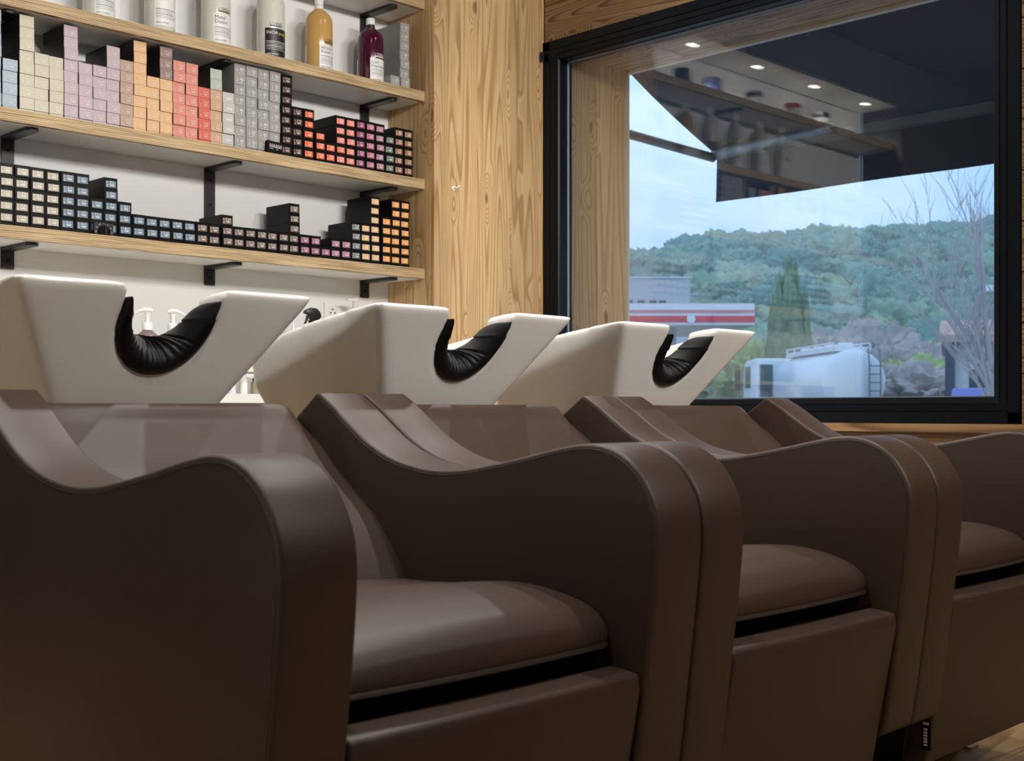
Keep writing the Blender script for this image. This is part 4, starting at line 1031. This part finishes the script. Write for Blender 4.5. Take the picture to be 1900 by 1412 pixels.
obj('rear_bumper', box(-1.15, 1.15, -0.30, -0.1, 0.5, 0.72), M['sr'], t)
for sx in (-1.05, 0.75):
    for yy_ in (0.9, 2.1, 7.2): obj('wheel', lathe([(0.25, 0), (0.48, 0.02), (0.5, 0.08), (0.5, 0.24), (0.48, 0.30), (0.25, 0.30)], 24), M['tyre'], t, loc=(sx, yy_, 0.5), rot=(0, math.pi/2, 0))
cabo = obj('cab', prism([(6.5, 0.6), (8.5, 0.6), (8.5, 1.7), (8.3, 2.75), (8.0, cz_+1.0), (6.5, cz_+1.05)], 'x', -1.6, 0.75, bev=0.06), M['cab'], t, smooth=40)
obj('cab_window', boxes([(-1.62, -1.55, 7.3, 8.1, 1.75, 2.6), (-1.45, -0.95, 6.46, 6.54, 1.4, 2.65)]), M['winx'], t)
obj('mirror', box(-1.95, -1.75, 8.3, 8.42, 1.7, 2.5, bev=0.03), M['tyre'], t)

# --- houses
M['tile'] = plain('terracotta_tiles', (0.52, 0.30, 0.24), 0.8, vary=0.12); M['render'] = plain('white_render', (0.66, 0.66, 0.62), 0.85, vary=0.03)
def house(u0, u1, vt, vr, f, label, depth=8, ridge=0.5, post=None):
    hw_ = (ro(u1, f)-ro(u0, f))/2; al = math.atan((u0-CX)/F_PX)
    t = empty('house', out(ro(u0, f)+hw_*math.cos(al), f-hw_*math.sin(al), GZ), RZ-al); tag(t, label, 'house')
    ze = zo(vt, f)-GZ; zr_ = zo(vr, f)-GZ
    obj('walls', box(-hw_, hw_, 0, depth, 0, ze), M['render'], t)
    obj('roof', prism([(-0.5, ze-0.06), (depth/2, zr_), (depth+0.5, ze-0.06), (depth+0.5, ze+0.12), (depth/2, zr_+0.18), (-0.5, ze+0.12)], 'x', -hw_-0.4, hw_+0.4), M['tile'], t)
    for k in (-0.45, 0.35): obj('window', box(hw_*k-0.5, hw_*k+0.5, -0.04, 0.05, ze*0.35, ze*0.72), M['winx'], t)
    if post: obj('downpipe', box(-hw_-0.25, -hw_, -0.3, 0.1, 0, ze+0.1), M['winx'], t)
    return t
house(1772, 1990, 632, 588, 33, 'white house with terracotta roof at the right of the window', post=True)
house(1335, 1390, 712, 676, 68, 'low house with a pinkish tiled roof left of the lorry', depth=10)
house(1715, 1768, 718, 700, 50, 'small distant house with pinkish roof beside the white house', depth=6)

# --- parked cars
M['car_w'] = plain('white_car_paint', (0.68, 0.70, 0.72), 0.25); M['car_b'] = plain('blue_car_paint', (0.10, 0.12, 0.38), 0.25)
def car(u, f, mat, label, rz):
    t = empty('parked_car', out(ro(u, f), f, GZ), RZ+rz); tag(t, label, 'car', 'parked cars'); t.scale = (1, 1, 1.26 if f > 40 else 1.0)
    pr = [(-2.0, 0.35), (-2.05, 0.75), (-1.3, 0.9), (-0.65, 1.42), (0.9, 1.45), (1.7, 0.95), (2.05, 0.85), (2.05, 0.35)]
    obj('body', prism(pr, 'y', -0.82, 0.82, bev=0.06), mat, t, smooth=40)
    obj('window', prism([(-1.12, 0.95), (-0.62, 1.36), (0.82, 1.38), (1.38, 0.97)], 'y', -0.835, 0.835), M['winx'], t)
    for x in (-1.25, 1.3):
        for y in (-0.84, 0.64): obj('wheel', lathe([(0.18, 0), (0.31, 0.01), (0.32, 0.05), (0.32, 0.15), (0.31, 0.2), (0.18, 0.2)], 20), M['tyre'], t, loc=(x, y, 0.32), rot=(-math.pi/2, 0, 0))
car(1668, 62, M['car_w'], 'white van roof just above the window frame', math.radians(72))
car(1722, 58, M['car_b'], 'blue van roof just above the window frame', math.radians(70))
car(1838, 30, M['car_b'], 'blue car half hidden by the right window frame', math.radians(66))

# --- street lamp
t = empty('street_lamp', out(ro(1868, 24), 24, GZ), RZ); tag(t, 'street lamp with white head at the right window frame', 'street lamp')
zl_ = zo(537, 24)-GZ
obj('pole', tube([(0, 0, 0), (0, 0, zl_)], [0.06, 0.04], 10), M['alu'], t)
obj('head', box(-0.42, 0.05, -0.12, 0.12, zl_-0.04, zl_+0.08, bev=0.04), M['sw'], t)

# --- vegetation
def leaf_mat(name, c1, c2):
    m, n, l, p = new_mat(name)
    tcn = n.new('ShaderNodeTexCoord'); a = n.new('ShaderNodeTexNoise'); a.inputs['Scale'].default_value = 2.2; a.inputs['Detail'].default_value = 6; a.inputs['Roughness'].default_value = 0.7
    l.new(tcn.outputs['Object'], a.inputs['Vector']); r = n.new('ShaderNodeValToRGB'); l.new(a.outputs['Fac'], r.inputs[0])
    r.color_ramp.elements[0].position = 0.35; r.color_ramp.elements[0].color = (*c1, 1); r.color_ramp.elements[1].position = 0.65; r.color_ramp.elements[1].color = (*c2, 1)
    l.new(r.outputs[0], p.inputs['Base Color']); p.inputs['Roughness'].default_value = 0.9; p.inputs['Specular IOR Level'].default_value = 0.1
    return m
M['pine'] = [leaf_mat('pine_%d' % i, a, b) for i, (a, b) in enumerate((((0.12, 0.23, 0.17), (0.28, 0.44, 0.30)), ((0.10, 0.20, 0.17), (0.22, 0.38, 0.29)), ((0.17, 0.27, 0.17), (0.34, 0.48, 0.29))))]
M['cyp'] = leaf_mat('cypress', (0.09, 0.15, 0.085), (0.24, 0.31, 0.17))
M['brush'] = leaf_mat('bare_brush', (0.30, 0.25, 0.24), (0.46, 0.40, 0.36)); M['brushg'] = leaf_mat('green_brush', (0.22, 0.30, 0.12), (0.40, 0.46, 0.16))
def blob(seed, sub=3, amp=0.35, fq=1.6, flat=0.85):
    bm = bmesh.new(); bmesh.ops.create_icosphere(bm, subdivisions=sub, radius=1.0)
    off = Vector((seed*7.1, seed*3.3, seed*5.7))
    for v in bm.verts:
        d = v.co.normalized()
        k = 1+amp*noise.noise(d*fq+off)+amp*0.55*noise.noise(d*fq*2.7+off)+amp*0.4*noise.noise(d*fq*6+off)+(amp*0.34*noise.noise(d*fq*13+off)+amp*0.22*noise.noise(d*fq*26+off) if sub > 4 else 0)
        v.co = d*k; v.co.z *= flat
    return bm_mesh(bm, 'blob')
crowns = [blob(i, 5, 0.40, 1.7, 0.9) for i in range(5)]
for c in crowns: shade(c, 80)
# hill
nx_, ny_ = 60, 24; vs = []; fs = []
def hill_h(r, f):
    u = CX+F_PX*r/f
    pts = [(900, 500), (1165, 497), (1250, 486), (1350, 468), (1450, 462), (1540, 447), (1650, 437), (1730, 440), (1762, 462), (1800, 447), (1843, 445), (2000, 430)]
    v = pts[0][1] if u < 900 else pts[-1][1]
    for (a, b), (c, d) in zip(pts, pts[1:]):
        if a <= u <= c: v = b+(d-b)*(u-a)/(c-a)
    crest = (HV-v)*px(215.0)-3.5
    s = max(0, min(1, (f-110)/105)); return crest*(s*s*(3-2*s))
for j in range(ny_+1):
    f = 105+155*j/ny_
    for i in range(nx_+1):
        r = -60+240*i/nx_
        h = hill_h(r*215/max(f, 1) if f > 150 else r*215/150, f)
        if f > 215: h *= 1-((f-215)/60)**2*0.6
        vs.append(out(r, f, GZ+h))
for j in range(ny_):
    for i in range(nx_): a = j*(nx_+1)+i; fs.append((a, a+1, a+nx_+2, a+nx_+1))
struct(obj('hill', mesh('hill', vs, fs), M['pine'][1], smooth=60), 'wooded hillside in the distance')
random.seed(21)
cnt = 0
for j in range(11):
    f = 128+9.0*j
    n_ = 19
    for i in range(n_):
        u = 1130+(1890-1130)*(i+random.uniform(0.1, 0.9)+0.5*(j % 2))/n_
        r = ro(u, f)
        g = hill_h(r*215/f if f > 150 else r*215/150, f)
        sz = random.uniform(2.9, 4.6)
        hh = sz*random.uniform(0.75, 1.0)
        o = obj('pine_tree', crowns[random.randrange(5)], None, None, loc=out(r, f, GZ+g+hh*0.72), rot=(0, 0, random.uniform(0, 6.28)))
        o.scale = (sz, sz, hh)
        tag(o, 'rounded green pine crown in the wood on the far hillside', 'tree', 'pines on the far hillside')
        if len(o.data.materials) == 0: o.data.materials.append(M['pine'][0])
        o.material_slots[0].link = 'OBJECT'; o.material_slots[0].material = M['pine'][random.choice((0, 0, 1, 2))]
        cnt += 1
# cypress group: one tree of several spires
t = empty('cypress_tree', out(ro(1466, 60), 60, GZ), RZ); tag(t, 'tall dark green cypress with several spires behind the lorry', 'tree')
def spire(seed, h, r):
    vs = []; fs = []; nseg, nr = 46, 22; off = Vector((seed*3.1, seed*1.7, 0))
    for j in range(nseg+1):
        tt = j/nseg; z = h*tt
        rad = 1.25*r*(0.80+0.35*math.sin(math.pi*min(1, tt*1.5)))*(1-tt**2.6)**0.75+0.01
        for i in range(nr):
            a = 2*math.pi*i/nr
            k = 1+0.34*noise.noise(Vector((math.cos(a)*2.2, math.sin(a)*2.2, z*0.28))+off)+0.20*noise.noise(Vector((math.cos(a)*5, math.sin(a)*5, z*1.6))+off)+0.12*noise.noise(Vector((math.cos(a)*9, math.sin(a)*9, z*4.5))+off)
            vs.append((rad*k*math.cos(a), rad*k*math.sin(a), z+0.12*noise.noise(Vector((a*3, z*2, seed)))))
    for j in range(nseg):
        for i in range(nr): fs.append((j*nr+i, j*nr+(i+1) % nr, (j+1)*nr+(i+1) % nr, (j+1)*nr+i))
    me = mesh('spire', vs, fs); shade(me, 70); return me
ztop = lambda v: zo(v, 60)-GZ
for sd, u, v, rad, dy in ((1, 1464, 470, 0.55, 0.0), (2, 1479, 484, 0.52, 0.3), (3, 1447, 505, 0.50, 0.1), (4, 1436, 545, 0.40, 0.25), (5, 1494, 530, 0.42, 0.0), (6, 1470, 520, 0.55, -0.3)):
    obj('spire', spire(sd, ztop(v), rad), M['cyp'], t, loc=(ro(u, 60)-ro(1466, 60), dy, 0))
# shrubs in front of the hill
random.seed(5)
for k, (u, vt, f, w_, g) in enumerate(((1410, 640, 66, 2.2, 1), (1385, 655, 70, 2.0, 0), (1530, 618, 75, 3.0, 0), (1570, 612, 80, 3.4, 0), (1615, 622, 72, 3.0, 0), (1660, 640, 62, 3.0, 0), (1700, 655, 60, 2.8, 0), (1738, 640, 66, 2.6, 1), (1660, 690, 48, 2.2, 0), (1725, 690, 46, 2.0, 0), (1690, 670, 54, 2.2, 1), (1640, 660, 58, 2.4, 0), (1360, 640, 80, 3.0, 1))):
    z = zo(vt, f)
    o = obj('bare_shrub' if not g else 'green_shrub', blob(40+k, 5, 0.5, 2.3, 1.0), M['brushg'] if g else M['brush'], None, loc=out(ro(u, f), f, (z+GZ)/2), smooth=80)
    o.scale = (w_, w_, (z-GZ)/2*0.95)
    tag(o, ('yellow green' if g else 'greyish leafless')+' shrub '+('left of the cypress, nearest the lorry cab', 'below the petrol station canopy edge', 'right behind the lorry tank', 'above the lorry ladder', 'right of the lorry tank top', 'in the middle of the gap before the houses', 'left of the small distant house', 'left of the white house roof', 'low beside the lorry end', 'in front of the small distant house', 'in the middle of the brush', 'just right of the lorry end', 'behind the petrol station')[k], 'shrub', 'green shrubs outside' if g else 'leafless shrubs outside')
# bare tree at the right
random.seed(11)
t = empty('bare_tree', out(ro(1866, 17), 17, GZ), RZ); tag(t, 'leafless tree with pale upward branches at the right of the view', 'tree')
trunk = bmesh.new(); twigs = bmesh.new()
def branch(bm, p, d, L_, r, lev):
    pts = [Vector(p)]; d = Vector(d).normalized(); n = 5
    for i in range(n):
        d = (d+Vector((random.uniform(-.13, .13), random.uniform(-.13, .13), random.uniform(-.02, .14)))).normalized()
        pts.append(pts[-1]+d*L_/n)
    add_tube(bm, pts, [r*(1-0.6*i/n) for i in range(n+1)], 6 if lev < 2 else 4, cap=True)
    if lev >= 4: return
    for k in range(5 if lev < 3 else 4):
        i = random.randrange(1, n+1)
        q = pts[i]; ax = Vector((random.uniform(-1, 1), random.uniform(-1, 1), 0.15)).normalized()
        nd = (d*0.9+ax*0.62+Vector((0, 0, 0.18))).normalized()
        branch(twigs, q, nd, L_*random.uniform(0.5, 0.72), max(0.0045, r*(1-0.6*i/n)*0.62), lev+1)
branch(trunk, (0, 0, 0), (-0.16, 0, 1), 1.6, 0.085, 0)
branch(twigs, (-0.2, 0, 1.35), (-0.5, 0.1, 1), 1.5, 0.04, 1)
branch(twigs, (-0.22, 0, 1.45), (0.2, 0.1, 1), 1.6, 0.045, 1)
branch(twigs, (-0.15, 0, 1.1), (-0.9, -0.2, 0.8), 1.3, 0.035, 1)
branch(twigs, (-0.22, 0, 1.5), (-0.2, -0.1, 1), 1.9, 0.045, 1)
obj('trunk', bm_mesh(trunk, 'trunk'), M['bark'], t, smooth=60); obj('branches', bm_mesh(twigs, 'branches'), M['bark'], t, smooth=60)

# --- thin winter haze over the valley
m = bpy.data.materials.new('haze'); m.use_nodes = True; n = m.node_tree.nodes; n.clear()
vs_ = n.new('ShaderNodeVolumeScatter'); vs_.inputs['Color'].default_value = (0.93, 0.96, 1.0, 1); vs_.inputs['Density'].default_value = 0.0019; vs_.inputs['Anisotropy'].default_value = 0.2
o_ = n.new('ShaderNodeOutputMaterial'); m.node_tree.links.new(vs_.outputs[0], o_.inputs['Volume'])
hz_ = obj('haze', box(12, 320, -240, 320, GZ+0.02, 70), m); hz_['kind'] = 'stuff'; tag(hz_, 'thin bluish haze over the valley outside', 'haze')
